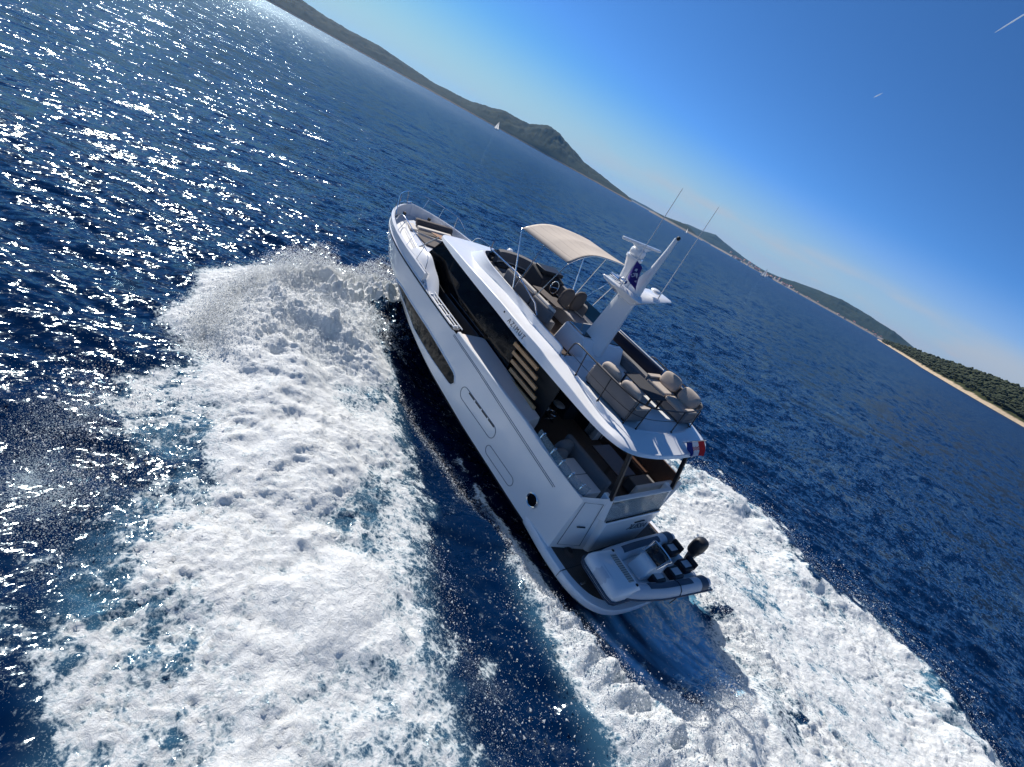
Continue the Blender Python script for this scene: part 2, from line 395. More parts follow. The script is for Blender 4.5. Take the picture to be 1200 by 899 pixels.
trough = -.22 * ss(.8, -.8, np.abs(Y) - 2.0) * ss(13.5, 10.5, X) * ss(-3.5, -.5, X) - .28 * ridge([(9, 2.9), (5, 3.8), (1.5, 4.6), (-3, 5.6)], [.8, 1, 1, .8], [.5, .8, .9, 1.0])
Z[SI, SJ] = Z[SI, SJ] * (1 - .55 * np.maximum(foam, turq)) + zc + plume + rr_ + stern + stern2 + roost + trough
FO[SI, SJ] = np.maximum(FO[SI, SJ], np.clip(ss(.04, .25, plume), 0, 1) * np.where(X < 15.2, ss(2.5, 3.3, np.abs(Y) + .35 * np.maximum(X - 13.0, 0)), 1) * (.95 + .12 * np.clip(f2, -1, 1)))

def grid_mesh(name, GX, GY, Z, attrs, material):
    nx, ny = GX.shape
    co = np.stack([GX, GY, Z], -1).astype(np.float32).ravel()
    a = (np.arange(nx - 1)[:, None] * ny + np.arange(ny - 1)[None, :]).ravel()
    quads = np.stack([a, a + ny, a + ny + 1, a + 1], -1).astype(np.int32).ravel()
    me = bpy.data.meshes.new(name)
    me.vertices.add(nx * ny); me.vertices.foreach_set('co', co)
    nf = len(a); me.loops.add(nf * 4); me.loops.foreach_set('vertex_index', quads)
    me.polygons.add(nf); me.polygons.foreach_set('loop_start', np.arange(0, nf * 4, 4, dtype=np.int32))
    me.polygons.foreach_set('use_smooth', np.ones(nf, bool))
    me.update()
    for k, arr in attrs.items():
        at = me.attributes.new(k, 'FLOAT', 'POINT'); at.data.foreach_set('value', arr.astype(np.float32).ravel())
    me.materials.append(material)
    o = bpy.data.objects.new(name, me); COL.objects.link(o); return o

def sea_material():
    mt, t, b = nodes_of('sea_water')
    n_ = t.nodes.new; l_ = t.links.new
    def at(nm):
        q = n_('ShaderNodeAttribute'); q.attribute_name = nm; return q.outputs['Fac']
    def mm(op, a, bb=None, c=None, clamp=False):
        q = n_('ShaderNodeMath'); q.operation = op; q.use_clamp = clamp
        for i, v in enumerate((a, bb, c)):
            if v is None: continue
            if isinstance(v, (int, float)): q.inputs[i].default_value = v
            else: l_(v, q.inputs[i])
        return q.outputs[0]
    def step(src, a, bb):
        q = n_('ShaderNodeMapRange'); q.interpolation_type = 'SMOOTHSTEP'; l_(src, q.inputs[0]); q.inputs[1].default_value = a; q.inputs[2].default_value = bb; return q.outputs[0]
    def noise(sc, det, ro=.55, dist=0., stretch=None, rot=0.):
        q = n_('ShaderNodeTexNoise'); q.inputs['Scale'].default_value = sc; q.inputs['Detail'].default_value = det; q.inputs['Roughness'].default_value = ro; q.inputs['Distortion'].default_value = dist
        src = tcx.outputs['Object']
        if stretch:
            mp = n_('ShaderNodeMapping'); mp.inputs['Rotation'].default_value = (0, 0, rot); mp.inputs['Scale'].default_value = stretch; l_(src, mp.inputs[0]); src = mp.outputs[0]
        l_(src, q.inputs['Vector']); return q.outputs[0]
    tcx = n_('ShaderNodeTexCoord')
    foam, aer, veil = at('foam'), at('aeration'), at('veil')
    fine = mm('ADD', mm('MULTIPLY', noise(4.5, 6, .60, .4), .5), mm('MULTIPLY', noise(15.0, 7, .68, .3), .5)); fine2 = noise(42.0, 4, .7)
    vor = n_('ShaderNodeTexVoronoi'); vor.feature = 'DISTANCE_TO_EDGE'; vor.inputs['Scale'].default_value = 5.5
    wv = n_('ShaderNodeVectorMath'); wv.operation = 'ADD'
    nzc = n_('ShaderNodeTexNoise'); nzc.inputs['Scale'].default_value = 3.0; nzc.inputs['Detail'].default_value = 4; l_(tcx.outputs['Object'], nzc.inputs['Vector'])
    sc_ = n_('ShaderNodeVectorMath'); sc_.operation = 'SCALE'; sc_.inputs['Scale'].default_value = .55; l_(nzc.outputs['Color'], sc_.inputs[0])
    l_(tcx.outputs['Object'], wv.inputs[0]); l_(sc_.outputs[0], wv.inputs[1]); l_(wv.outputs[0], vor.inputs['Vector'])
    lace = mm('SUBTRACT', 1.0, step(vor.outputs['Distance'], 0.0, .22))
    # coverage: solid where density is high, lacy and speckled where thin
    dens = mm('ADD', foam, mm('ADD', mm('MULTIPLY', mm('SUBTRACT', fine, .5), 2.3), mm('MULTIPLY', mm('SUBTRACT', lace, .45), .26)))
    cov = step(dens, .20, .66)
    spk = step(mm('ADD', veil, mm('MULTIPLY', mm('SUBTRACT', fine2, .5), 2.2)), .50, .62)
    cov = mm('MAXIMUM', cov, mm('MULTIPLY', spk, .75))
    # water: scattered body colour under a reflecting surface; a wind-roughened sea never reaches full mirror reflectance at grazing angles
    t.nodes.remove(b)
    wc = n_('ShaderNodeMix'); wc.data_type = 'RGBA'; wc.inputs[6].default_value = (.0001, .0098, .041, 1); wc.inputs[7].default_value = (.22, .60, .84, 1); l_(aer, wc.inputs[0])
    body = n_('ShaderNodeBsdfDiffuse'); l_(wc.outputs[2], body.inputs['Color'])
    gls = n_('ShaderNodeBsdfGlossy'); gls.inputs['Color'].default_value = (.74, .92, 1, 1)
    frs = n_('ShaderNodeFresnel'); frs.inputs['IOR'].default_value = 1.333
    wsh = n_('ShaderNodeMixShader'); l_(mm('MINIMUM', frs.outputs[0], .30), wsh.inputs[0]); l_(body.outputs[0], wsh.inputs[1]); l_(gls.outputs[0], wsh.inputs[2])
    # wave slopes from noise vectors: swell, chop and ripples; fine ripples pass into roughness away from the yacht
    def slope(sc, det, amp, stretch, rot):
        q = n_('ShaderNodeTexNoise'); q.inputs['Scale'].default_value = sc; q.inputs['Detail'].default_value = det; q.inputs['Roughness'].default_value = .62; q.inputs['Distortion'].default_value = .25
        mp = n_('ShaderNodeMapping'); mp.inputs['Rotation'].default_value = (0, 0, rot); mp.inputs['Scale'].default_value = stretch; l_(tcx.outputs['Object'], mp.inputs[0]); l_(mp.outputs[0], q.inputs['Vector'])
        sb = n_('ShaderNodeVectorMath'); sb.operation = 'SUBTRACT'; l_(q.outputs['Color'], sb.inputs[0]); sb.inputs[1].default_value = (.5, .5, .5)
        sc2 = n_('ShaderNodeVectorMath'); sc2.operation = 'SCALE'; l_(sb.outputs[0], sc2.inputs[0])
        if isinstance(amp, (int, float)): sc2.inputs['Scale'].default_value = amp
        else: l_(amp, sc2.inputs['Scale'])
        return sc2.outputs[0]
    ln = n_('ShaderNodeVectorMath'); ln.operation = 'LENGTH'; l_(tcx.outputs['Object'], ln.inputs[0]); far = ln.outputs['Value']
    def ramp(a, bb, va, vb):
        q = n_('ShaderNodeMapRange'); l_(far, q.inputs[0]); q.inputs[1].default_value = a; q.inputs[2].default_value = bb; q.inputs[3].default_value = va; q.inputs[4].default_value = vb; return q.outputs[0]
    s1 = slope(.22, 4, ramp(25, 90, .45, .8), (1, .42, 1), -WIND)
    s2 = slope(1.15, 4, ramp(30, 300, 1.25, 1.7), (1, .45, 1), -WIND + .15)
    s3 = slope(5.2, 4, ramp(12, 150, 1.25, .6), (1, .55, 1), -WIND - .2)
    def vadd(a, bb):
        q = n_('ShaderNodeVectorMath'); q.operation = 'ADD'; l_(a, q.inputs[0]); l_(bb, q.inputs[1]); return q.outputs[0]
    sl = vadd(vadd(s1, s2), s3)
    fl = n_('ShaderNodeVectorMath'); fl.operation = 'MULTIPLY'; l_(sl, fl.inputs[0]); fl.inputs[1].default_value = (1, 1, 0)
    geo = n_('ShaderNodeNewGeometry'); nrm = n_('ShaderNodeVectorMath'); nrm.operation = 'NORMALIZE'
    l_(vadd(geo.outputs['Normal'], fl.outputs[0]), nrm.inputs[0]); l_(nrm.outputs[0], gls.inputs['Normal']); l_(nrm.outputs[0], frs.inputs['Normal'])
    l_(ramp(20, 700, .10, .23), gls.inputs['Roughness'])
    # foam
    fb = n_('ShaderNodeBsdfPrincipled')
    fcol = n_('ShaderNodeMix'); fcol.data_type = 'RGBA'; fcol.inputs[6].default_value = (.42, .53, .58, 1); fcol.inputs[7].default_value = (.82, .83, .82, 1)
    l_(step(dens, .30, .92), fcol.inputs[0]); l_(fcol.outputs[2], fb.inputs['Base Color'])
    fb.inputs['Roughness'].default_value = .75; fb.inputs['Subsurface Weight'].default_value = 0.0
    hb = mm('ADD', mm('MULTIPLY', noise(8.0, 9, .68, .8), .085), mm('MULTIPLY', noise(30, 5, .65), .018))
    bf = n_('ShaderNodeBump'); bf.inputs['Strength'].default_value = .9; bf.inputs['Distance'].default_value = 1.0; l_(hb, bf.inputs['Height']); l_(bf.outputs[0], fb.inputs['Normal'])
    tr = n_('ShaderNodeBsdfTranslucent'); tr.inputs['Color'].default_value = (.80, .86, .88, 1)
    fm = n_('ShaderNodeMixShader'); fm.inputs[0].default_value = .18; l_(fb.outputs[0], fm.inputs[1]); l_(tr.outputs[0], fm.inputs[2])
    mx = n_('ShaderNodeMixShader'); l_(cov, mx.inputs[0]); l_(wsh.outputs[0], mx.inputs[1]); l_(fm.outputs[0], mx.inputs[2])
    l_(mx.outputs[0], t.nodes['Material Output'].inputs['Surface'])
    return mt
M_SEA = sea_material()
sea = grid_mesh('sea', GX, GY, Z, {'foam': FO, 'aeration': AE, 'veil': VE}, M_SEA)
tag(sea, 'deep blue choppy sea with white foam of the wake spreading behind the yacht', kind='structure')

# spray: many small drops thrown up above the foam (nobody could count them)
M_DROP = mat('spray_drops', (.90, .91, .92), .5)
_t = M_DROP.node_tree; _tr = _t.nodes.new('ShaderNodeBsdfTranslucent'); _tr.inputs['Color'].default_value = (.92, .94, .95, 1); _mx = _t.nodes.new('ShaderNodeMixShader'); _mx.inputs[0].default_value = .75
_t.links.new(_t.nodes['Principled BSDF'].outputs[0], _mx.inputs[1]); _t.links.new(_tr.outputs[0], _mx.inputs[2]); _t.links.new(_mx.outputs[0], _t.nodes['Material Output'].inputs['Surface'])
def zat(px, py):
    i = np.clip(np.searchsorted(XS, px), 0, len(XS) - 1); j = np.clip(np.searchsorted(YS, py), 0, len(YS) - 1); return Z[i, j]
def drops(name, pts, sizes, label):
    n = len(pts); base = np.array([(1, 1, 1), (1, -1, -1), (-1, 1, -1), (-1, -1, 1)], np.float32) * .62
    ang = rng.uniform(0, 2 * np.pi, n); c, s_ = np.cos(ang), np.sin(ang)
    st = rng.uniform(.6, 1.5, (n, 3)) * sizes[:, None]
    v = base[None] * st[:, None, :]
    x = v[..., 0] * c[:, None] - v[..., 1] * s_[:, None]; y = v[..., 0] * s_[:, None] + v[..., 1] * c[:, None]
    v = np.stack([x, y, v[..., 2]], -1) + pts[:, None, :]
    tri = np.array([(0, 1, 2), (0, 3, 1), (0, 2, 3), (1, 3, 2)], np.int32)
    f = (tri[None] + 4 * np.arange(n)[:, None, None]).reshape(-1, 3)
    me = bpy.data.meshes.new(name); me.vertices.add(4 * n); me.vertices.foreach_set('co', v.astype(np.float32).ravel())
    me.loops.add(f.size); me.loops.foreach_set('vertex_index', f.astype(np.int32).ravel()); me.polygons.add(len(f)); me.polygons.foreach_set('loop_start', np.arange(0, f.size, 3, dtype=np.int32))
    me.polygons.foreach_set('use_smooth', np.ones(len(f), bool)); me.update(); me.materials.append(M_DROP)
    o = bpy.data.objects.new(name, me); COL.objects.link(o); return tag(o, label, kind='stuff')
def along(path, n, sd_, zs, zp=1.6):
    P = np.array(path, float); seg = np.linalg.norm(np.diff(P[:, :2], axis=0), axis=1); cs = np.r_[0, np.cumsum(seg)]
    t = rng.uniform(0, cs[-1], n); x = np.interp(t, cs, P[:, 0]); y = np.interp(t, cs, P[:, 1]); w = np.interp(t, cs, P[:, 2]); hgt = np.interp(t, cs, P[:, 3])
    x = x + rng.normal(size=n) * w * sd_; y = y + rng.normal(size=n) * w * sd_
    # clustered heights, falling off upwards
    z = zat(x, y) + rng.random(n) ** zp * hgt * np.clip(1 + .5 * samp(T_F1, 14., x, y), .2, 2)
    return np.stack([x, y, z], -1)
pp = [along([(16.9, .4, .5, .7), (17.0, 2.5, .5, .55), (16.5, 4.5, .6, .55), (14.9, 6.7, .6, .5), (13.1, 8.2, .55, .4), (11.0, 8.8, .5, .3)], 80000, .75, 1),
      along([(13.2, 2.4, .5, .6), (12.6, 4.6, 1.0, .5), (11.6, 7.2, 1.0, .4)], 20000, 1., 1),
      along([(16.6, -.6, .6, .8), (15.4, -4.0, .8, .9), (12, -7.0, .8, .6), (7.5, -8.6, .7, .5)], 9000, .8, 1)]
sz = [rng.gamma(.9, .0060, len(q)) + .0022 for q in pp]
drops('bow_spray', np.concatenate(pp), np.concatenate(sz), 'white spray thrown up around the bow')
pp = [along([(4.5, 2.75, .06, .08), (2.2, 3.05, .12, .14), (.4, 3.25, .16, .25), (-1.2, 3.4, .24, .38), (-3.8, 3.8, .45, .5)], 10000, .8, 1),
      along([(2.6, 3.4, .3, .12), (0, 4.2, .4, .16), (-3, 5.2, .5, .2)], 1500, 1., 1),
      along([(9.6, 3.05, .12, .10), (7, 3.12, .16, .12), (4.6, 3.0, .16, .14)], 3500, .8, 1),
      along([(-2.6, -.3, .3, .5), (-3.0, 1.2, .35, .6), (-2.4, 2.4, .3, .5)], 7000, 1., 1),
      along([(.2, -2.9, .3, .4), (-2.2, -2.6, .35, .5), (-4.2, -1.8, .4, .4)], 6000, 1., 1)]
sz = [rng.gamma(.9, .0055, len(q)) + .0022 for q in pp]
drops('stern_spray', np.concatenate(pp), np.concatenate(sz), 'white spray peeling off the stern')
pp = [along([(9.6, 10.8, .8, .3), (8.2, 11.5, 1.0, .3), (6.5, 11.3, 1.1, .25), (5.2, 12.3, .8, .2)], 11000, .9, 1),
      along([(4.0, 5.4, .3, .15), (1.0, 6.0, .5, .2), (-2.4, 6.3, .7, .2)], 3000, .9, 1),
      along([(5, -9.8, .5, .45), (3.2, -12.0, .5, .5), (1.4, -12.4, .4, .5), (-1.2, -9.9, .4, .45), (-3.2, -11.5, .4, .5), (-6.5, -9.7, .4, .5), (-9.5, -8.4, .5, .4)], 5500, .8, 1)]
sz = [rng.gamma(.9, .0052, len(q)) + .0022 for q in pp]
drops('wake_spray', np.concatenate(pp), np.concatenate(sz), 'fine droplets hanging over the edges of the wake')
# ------------------------------------------------------------------ far land: islands, coast, town, sails
def at_az(az, d, z=0.0): return (CAM_POS[0] + d * math.cos(R(az)), CAM_POS[1] + d * math.sin(R(az)), z)
def land_mat(name, c1, c2, rock, rock_h, scale):
    mt, t, b = nodes_of(name); b.inputs['Roughness'].default_value = .95; b.inputs['Specular IOR Level'].default_value = .1
    n_ = t.nodes.new; l_ = t.links.new
    tcx = n_('ShaderNodeTexCoord'); nz = n_('ShaderNodeTexNoise'); nz.inputs['Scale'].default_value = scale; nz.inputs['Detail'].default_value = 9; nz.inputs['Roughness'].default_value = .7
    l_(tcx.outputs['Object'], nz.inputs['Vector'])
    st = n_('ShaderNodeMapRange'); l_(nz.outputs[0], st.inputs[0]); st.inputs[1].default_value = .35; st.inputs[2].default_value = .65
    m1 = n_('ShaderNodeMix'); m1.data_type = 'RGBA'; m1.inputs[6].default_value = (*c1, 1); m1.inputs[7].default_value = (*c2, 1); l_(st.outputs[0], m1.inputs[0])
    spz = n_('ShaderNodeSeparateXYZ'); l_(tcx.outputs['Object'], spz.inputs[0])
    ad = n_('ShaderNodeMath'); ad.operation = 'MULTIPLY_ADD'; l_(nz.outputs[0], ad.inputs[0]); ad.inputs[1].default_value = -rock_h * 1.6; l_(spz.outputs[2], ad.inputs[2])
    mr = n_('ShaderNodeMapRange'); l_(ad.outputs[0], mr.inputs[0]); mr.inputs[1].default_value = rock_h * .0; mr.inputs[2].default_value = rock_h * .35; mr.inputs[3].default_value = 1; mr.inputs[4].default_value = 0
    nr = n_('ShaderNodeTexNoise'); nr.inputs['Scale'].default_value = scale * 6; nr.inputs['Detail'].default_value = 6; l_(tcx.outputs['Object'], nr.inputs['Vector'])
    m3 = n_('ShaderNodeMix'); m3.data_type = 'RGBA'; m3.inputs[6].default_value = (*[c * .6 for c in rock], 1); m3.inputs[7].default_value = (*[min(1, c * 1.3) for c in rock], 1); l_(nr.outputs[0], m3.inputs[0])
    m2 = n_('ShaderNodeMix'); m2.data_type = 'RGBA'; l_(mr.outputs[0], m2.inputs[0]); l_(m1.outputs[2], m2.inputs[6]); l_(m3.outputs[2], m2.inputs[7])
    l_(m2.outputs[2], b.inputs['Base Color']); return mt
def ridge_land(name, prof, d_sh, d_ridge, depth, material, rough=.12, label=None, seed=1, taper=(True, True), lobes=26.):
    """hill range seen along azimuths: prof = [(azimuth, elevation angle of its crest)], shore at d_sh(az), crest at d_ridge(az)"""
    rg = np.random.default_rng(seed); tile = fft_tile(256, 360.0, iso_spec(3, 120, 1.6), seed)
    a0, a1 = prof[0][0], prof[-1][0]; na = 420; nr = 46; P = []
    for az in np.linspace(a0, a1, na):
        el = float(np.interp(-az, [-q[0] for q in prof], [q[1] for q in prof])); ds, dr = d_sh(az), d_ridge(az)
        H = max(CAM_POS[2] + dr * math.tan(R(el)), 1.5); row = []
        for j in range(nr):
            t = j / (nr - 1) * 1.6
            d = ds + (dr - ds) * t if t <= 1 else dr + (t - 1) * depth
            h = H * (math.sin(min(t, 1) * math.pi / 2) ** .85 if t <= 1 else max(0, 1 - ((t - 1) / .6) ** 2))
            x, y, _ = at_az(az, d)
            nz_ = float(samp(tile, 360., np.array([az * lobes]), np.array([t * 130.]))[0])
            h = h * (1 + rough * nz_ * min(1, 4 * t) * (1.15 - min(t, 1))) if t < 1 else h * (1 + rough * .15 * nz_)
            if j == 0: h = -3
            row.append((x, y, h))
        P.append(row)
    o = MB().grid(P).build(name, material, None, angle=180)
    return tag(o, label, kind='structure')
LM1 = land_mat('maquis_hillside', (.008, .016, .008), (.028, .036, .016), (.16, .13, .10), 6, .012)
LM2 = land_mat('far_hillside', (.016, .028, .016), (.036, .044, .024), (.26, .22, .18), 14, .006)
LM3 = land_mat('rocky_shore_land', (.020, .026, .010), (.05, .055, .022), (.42, .33, .23), 4.2, .05)
ridge_land('hill', [(-9, 1.05), (-13, 1.2), (-15.8, 1.13), (-17.6, 1.17), (-19.5, .98), (-22.6, 1.0), (-24.1, 1.05), (-26.7, .85), (-29.6, .60), (-33.2, .74), (-36.5, 1.48), (-38.2, 1.45), (-39.2, 1.55), (-40.8, 2.25), (-42, 2.15), (-44, 1.47), (-45.5, .95), (-48, .62), (-50.9, .2), (-51.6, .0)],
           lambda a: 3300, lambda a: 3800, 900, LM1, .10, 'dark scrub covered island beyond the bow', 21)
ridge_land('far_hill', [(-49, .03), (-51, .15), (-53.1, .20), (-54.8, .16), (-55.5, .12)], lambda a: 9000, lambda a: 9600, 1500, LM2, .08, 'low hazy blue hill on the horizon', 22)
ridge_land('headland', [(-53.6, .0), (-54.5, .16), (-55.3, .20), (-56.8, .43), (-57.7, .44), (-58.9, .12), (-59.6, .0)], lambda a: 4300, lambda a: 4600, 700, LM2, .08, 'dark low headland behind the antennas', 23)
ridge_land('blue_mountain', [(-55.5, .05), (-56.7, .30), (-57.5, .55), (-59.1, .70), (-60.4, .98), (-61.3, .78), (-62.6, .56), (-64, .38), (-65.7, .26), (-67.5, .2), (-69, .1)], lambda a: 7200, lambda a: 8200, 1500, LM2, .06, 'hazy blue mountain far behind the town', 24)
ridge_land('coast_hill', [(-60.5, .02), (-63, .10), (-65.5, .16), (-66.4, .30), (-67.5, .40), (-69.6, .80), (-71.3, 1.06), (-71.9, 1.10), (-73.1, 1.25), (-74.3, 1.20), (-75.9, 1.15), (-76.9, 1.08), (-78.1, 1.03), (-79.1, .83), (-80, .64), (-82, .3), (-84, .1)], lambda a: 5200, lambda a: 6300, 1200, LM2, .07, 'long wooded coast ridge above the town', 25)
d_is = lambda a: float(np.interp(-a, [77.5, 79, 81.5, 84, 87, 90, 95, 101, 108], [2100, 1650, 1080, 940, 860, 820, 800, 860, 1050]))
ridge_land('island', [(-77.5, -.16), (-78.2, -.10), (-79.4, .12), (-80.6, .35), (-82.2, .50), (-83.6, .80), (-85, 1.05), (-86.4, 1.25), (-87.6, 1.4), (-90, 1.7), (-94, 2.0), (-99, 1.7), (-104, .8), (-107, -.1), (-108, -.5)], d_is, lambda a: d_is(a) + 240, 300, LM3, .10, 'near island with a pale rocky shore', 26)
# pine wood on the near island: crowns in their thousands, one mass
LEAF = mat('pine_foliage', (.028, .038, .012), .9, var=.55, scale=.08)
wv, wf = [], []
ico = [(0, 0, 1)] + [(.894 * math.cos(R(72 * k)), .894 * math.sin(R(72 * k)), .447) for k in range(5)] + [(.894 * math.cos(R(72 * k + 36)), .894 * math.sin(R(72 * k + 36)), -.447) for k in range(5)] + [(0, 0, -1)]
icf = [(0, 1 + k, 1 + (k + 1) % 5) for k in range(5)] + [(1 + k, 6 + k, 1 + (k + 1) % 5) for k in range(5)] + [(6 + k, 6 + (k + 1) % 5, 1 + (k + 1) % 5) for k in range(5)] + [(11, 6 + (k + 1) % 5, 6 + k) for k in range(5)]
elp = [(-77.5, -.16), (-78.2, -.10), (-79.4, .12), (-80.6, .35), (-82.2, .50), (-83.6, .80), (-85, 1.05), (-86.4, 1.25), (-87.6, 1.4), (-90, 1.7), (-94, 2.0), (-99, 1.7), (-104, .8), (-107, -.1), (-108, -.5)]
for k in range(6200):
    az = -77.9 - 28.3 * rng.random() ** .9; ds = d_is(az); t = .10 + .95 * rng.random()
    H = max(CAM_POS[2] + (ds + 240) * math.tan(R(float(np.interp(-az, [-q[0] for q in elp], [q[1] for q in elp])))), 1.5)
    h = H * math.sin(min(t, 1) * math.pi / 2) ** .85
    x, y, _ = at_az(az, ds + 240 * t); r_ = rng.uniform(2.2, 4.6); hh = rng.uniform(3.5, 8.5) * min(1, .35 + t * 2)
    for m_ in range(3):
        ox, oy, oz = rng.normal(size=3) * (r_ * .55, r_ * .55, hh * .16); s3 = rng.uniform(.55, 1.0)
        n0 = len(wv); jit = rng.uniform(.75, 1.25, (12, 3))
        wv += [(x + ox + r_ * s3 * v[0] * jit[i, 0], y + oy + r_ * s3 * v[1] * jit[i, 1], h + hh * .72 + oz + hh * .34 * s3 * v[2] * jit[i, 2]) for i, v in enumerate(ico)]
        wf += [(a + n0, b + n0, c + n0) for a, b, c in icf]
me = bpy.data.meshes.new('pine_wood'); me.from_pydata(wv, [], wf); me.update(); me.materials.append(LEAF)
pw = bpy.data.objects.new('pine_wood', me); COL.objects.link(pw); tag(pw, 'dense green pine wood covering the near island', kind='stuff')
# the town: small pale houses with red roofs
HW = [mat('house_wall_pale', (.62, .56, .48), .9, var=.1), mat('house_wall_cream', (.55, .45, .36), .9, var=.1), mat('house_wall_white', (.72, .70, .66), .9, var=.05)]
HR = mat('red_roof_tiles', (.36, .135, .075), .85, var=.25)
hv = MB().loft([[(-6, -5, -6), (6, -5, -6), (6, 5, -6), (-6, 5, -6)], [(-6, -5, 7), (6, -5, 7), (6, 5, 7), (-6, 5, 7)]])
hp = [hv.build('house', m_) for m_ in HW]
rf = MB().loft([[(-6.5, -5.6, 7), (6.5, -5.6, 7), (6.5, 5.6, 7), (-6.5, 5.6, 7)], [(-4.5, -.1, 10), (4.5, -.1, 10), (4.5, .1, 10), (-4.5, .1, 10)]]).build('roof', HR)
rmesh = rf.data; bpy.data.objects.remove(rf)
hmesh = [h.data for h in hp]
for h in hp: bpy.data.objects.remove(h)
for k in range(120):
    az = -62.5 - 15.2 * rng.random()
    if -69.5 > az > -73.5 and rng.random() < .6: continue
    up = rng.random() ** 1.8; d = 5200 + 30 + up * 230; z = 4 + up * 34 * (1.0 if az < -72 else .8)
    o = bpy.data.objects.new('house', hmesh[k % 3]); COL.objects.link(o)
    o.location = at_az(az, d, z); o.rotation_euler = (0, 0, rng.uniform(0, 3)); sc_ = rng.uniform(.8, 1.55); o.scale = (sc_, sc_, sc_)
    tag(o, 'tiny pale house with a red roof in the hazy coastal town under the wooded ridge', 'house', 'houses of the coastal town')
    r_ = bpy.data.objects.new('roof', rmesh); COL.objects.link(r_); r_.parent = o
# sailing boats far off
SAIL = mat('white_sailcloth', (.82, .81, .78), .8, var=.03)
_t = SAIL.node_tree; _tr = _t.nodes.new('ShaderNodeBsdfTranslucent'); _tr.inputs['Color'].default_value = (.85, .84, .80, 1); _mx = _t.nodes.new('ShaderNodeMixShader'); _mx.inputs[0].default_value = .6
_t.links.new(_t.nodes['Principled BSDF'].outputs[0], _mx.inputs[1]); _t.links.new(_tr.outputs[0], _mx.inputs[2]); _t.links.new(_mx.outputs[0], _t.nodes['Material Output'].inputs['Surface'])
HULLW = mat('white_boat_paint', (.75, .75, .75), .4); SPAR = mat('grey_spar', (.35, .36, .38), .4)
def sailboat(az, d, h, rot, lab, jib=True):
    p_ = at_az(az, d, .0); e = empty('sailing_boat', Matrix.Translation(p_) @ Matrix.Rotation(rot, 4, 'Z'), lab, 'sailboat', 'sailing boats far off')
    l_ = h * .62
    MB().loft([[(-l_ / 2, -.12 * l_, .4), (-l_ / 2, .12 * l_, .4), (-l_ / 2, .10 * l_, 1.8), (-l_ / 2, -.10 * l_, 1.8)][::-1], [(0, -.14 * l_, -.2), (0, .14 * l_, -.2), (0, .16 * l_, 1.6), (0, -.16 * l_, 1.6)][::-1], [(l_ * .55, -.01, .8), (l_ * .55, .01, .8), (l_ * .6, .02, 2.1), (l_ * .6, -.02, 2.1)][::-1]]).build('hull', HULLW, e)
    MB().tube([(l_ * .08, 0, 1.5), (l_ * .08, 0, h)], h * .008, 8).tube([(l_ * .08, 0, 2.8), (-l_ * .42, 0, 2.6)], h * .006, 6).build('mast', SPAR, e)
    MB().grid([[(l_ * .06 - (l_ * .46) * (1 - j / 8) * (i / 6), (.05 * l_) * math.sin(math.pi * i / 6) * (1 - j / 8), 3 + (h * .96 - 3) * j / 8) for j in range(9)] for i in range(7)]).build('mainsail', SAIL, e, solid=0)
    if jib: MB().grid([[(l_ * .56 - (l_ * .46) * j / 8 - (l_ * .44) * (1 - j / 8) * (i / 6), (.07 * l_) * math.sin(math.pi * i / 6) * (1 - j / 8), 2.4 + (h * .86 - 2.4) * j / 8) for j in range(9)] for i in range(7)]).build('jib', SAIL, e, solid=0)
sailboat(-36.5, 1500, 21, R(40), 'white sailing boat under main and jib close to the dark scrub covered island')
sailboat(-66.3, 1700, 25, R(10), 'white sailing boat in front of the coastal town with red roofs')
sailboat(-57.8, 2300, 20, R(60), 'tiny white sailing boat between the two whip antennas below the dark headland', False)
# two short vapour trails, high up and far away
VAP = mat('vapour', (.9, .9, .9), .9, alpha=.55)
def trail(az0, el0, az1, el1, d, r_, lab):
    q = [Vector((math.cos(R(a)) * math.cos(R(e)), math.sin(R(a)) * math.cos(R(e)), math.sin(R(e)))) * d for a, e in ((az0, el0), (az1, el1))]
    pts = [q[0].lerp(q[1], i / 10) for i in range(11)]
    o = MB().tube(pts, [r_ * (.3 + .7 * math.sin(math.pi * min(1, i / 9.))) for i in range(11)], 8).build('vapour_trail', VAP, None, angle=180)
    return tag(o, lab, 'vapour trail', 'vapour trails in the sky')
trail(-69.9, 21.97, -71.4, 24.2, 40000, 34, 'longer white vapour trail high in the blue sky above the wooded island')
trail(-65.22, 15.85, -65.62, 16.34, 40000, 30, 'short faint vapour trail in the sky above the town ridge')
# ------------------------------------------------------------------ the motor yacht (boat axes: x forward, y to port, z up)
W4 = Matrix(((0.9974318, 0.0009702, -0.0716160, 0), (0.0, 0.9999082, 0.0135459, 0), (0.0716226, -0.0135112, 0.9973403, 0), (0, 0, 0, 1)))
BM = W4 @ Matrix.Translation((0, 0, -0.2))
GEL = mat('white_gelcoat', (.86, .86, .855), .20, coat=.6, var=.015, scale=3, rvar=.05)
WARM = mat('warm_grey_coaming', (.68, .60, .56), .3, coat=.4, var=.02, scale=3)  # coaming only: warmer and darker than the white of the hull
GELN = mat('white_nonskid_deck', (.74, .74, .73), .55, var=.04, scale=8, bump=.25, bscale=300)
BOOT = mat('black_bottom_paint', (.012, .012, .014), .38, var=.3, scale=12)
GLAS = mat('dark_tinted_glass', (.004, .005, .007), .03, ior=1.30, rvar=.015, scale=2)
SMOKE = mat('smoked_acrylic', (.010, .013, .020), .06, alpha=.82)
CLEAR = mat('clear_glass', (.35, .42, .42), .03, alpha=.38)
TEAK = striped('weathered_teak', (.085, .058, .045), (.012, .011, .011), 1, 14, .10, .65, .25)
TEAKL = striped('oiled_teak', (.36, .19, .085), (.05, .03, .02), 1, 12, .06, .5, .2)
SLAT = mat('varnished_teak_slat', (.60, .34, .16), .42, coat=.3, var=.22, scale=18)
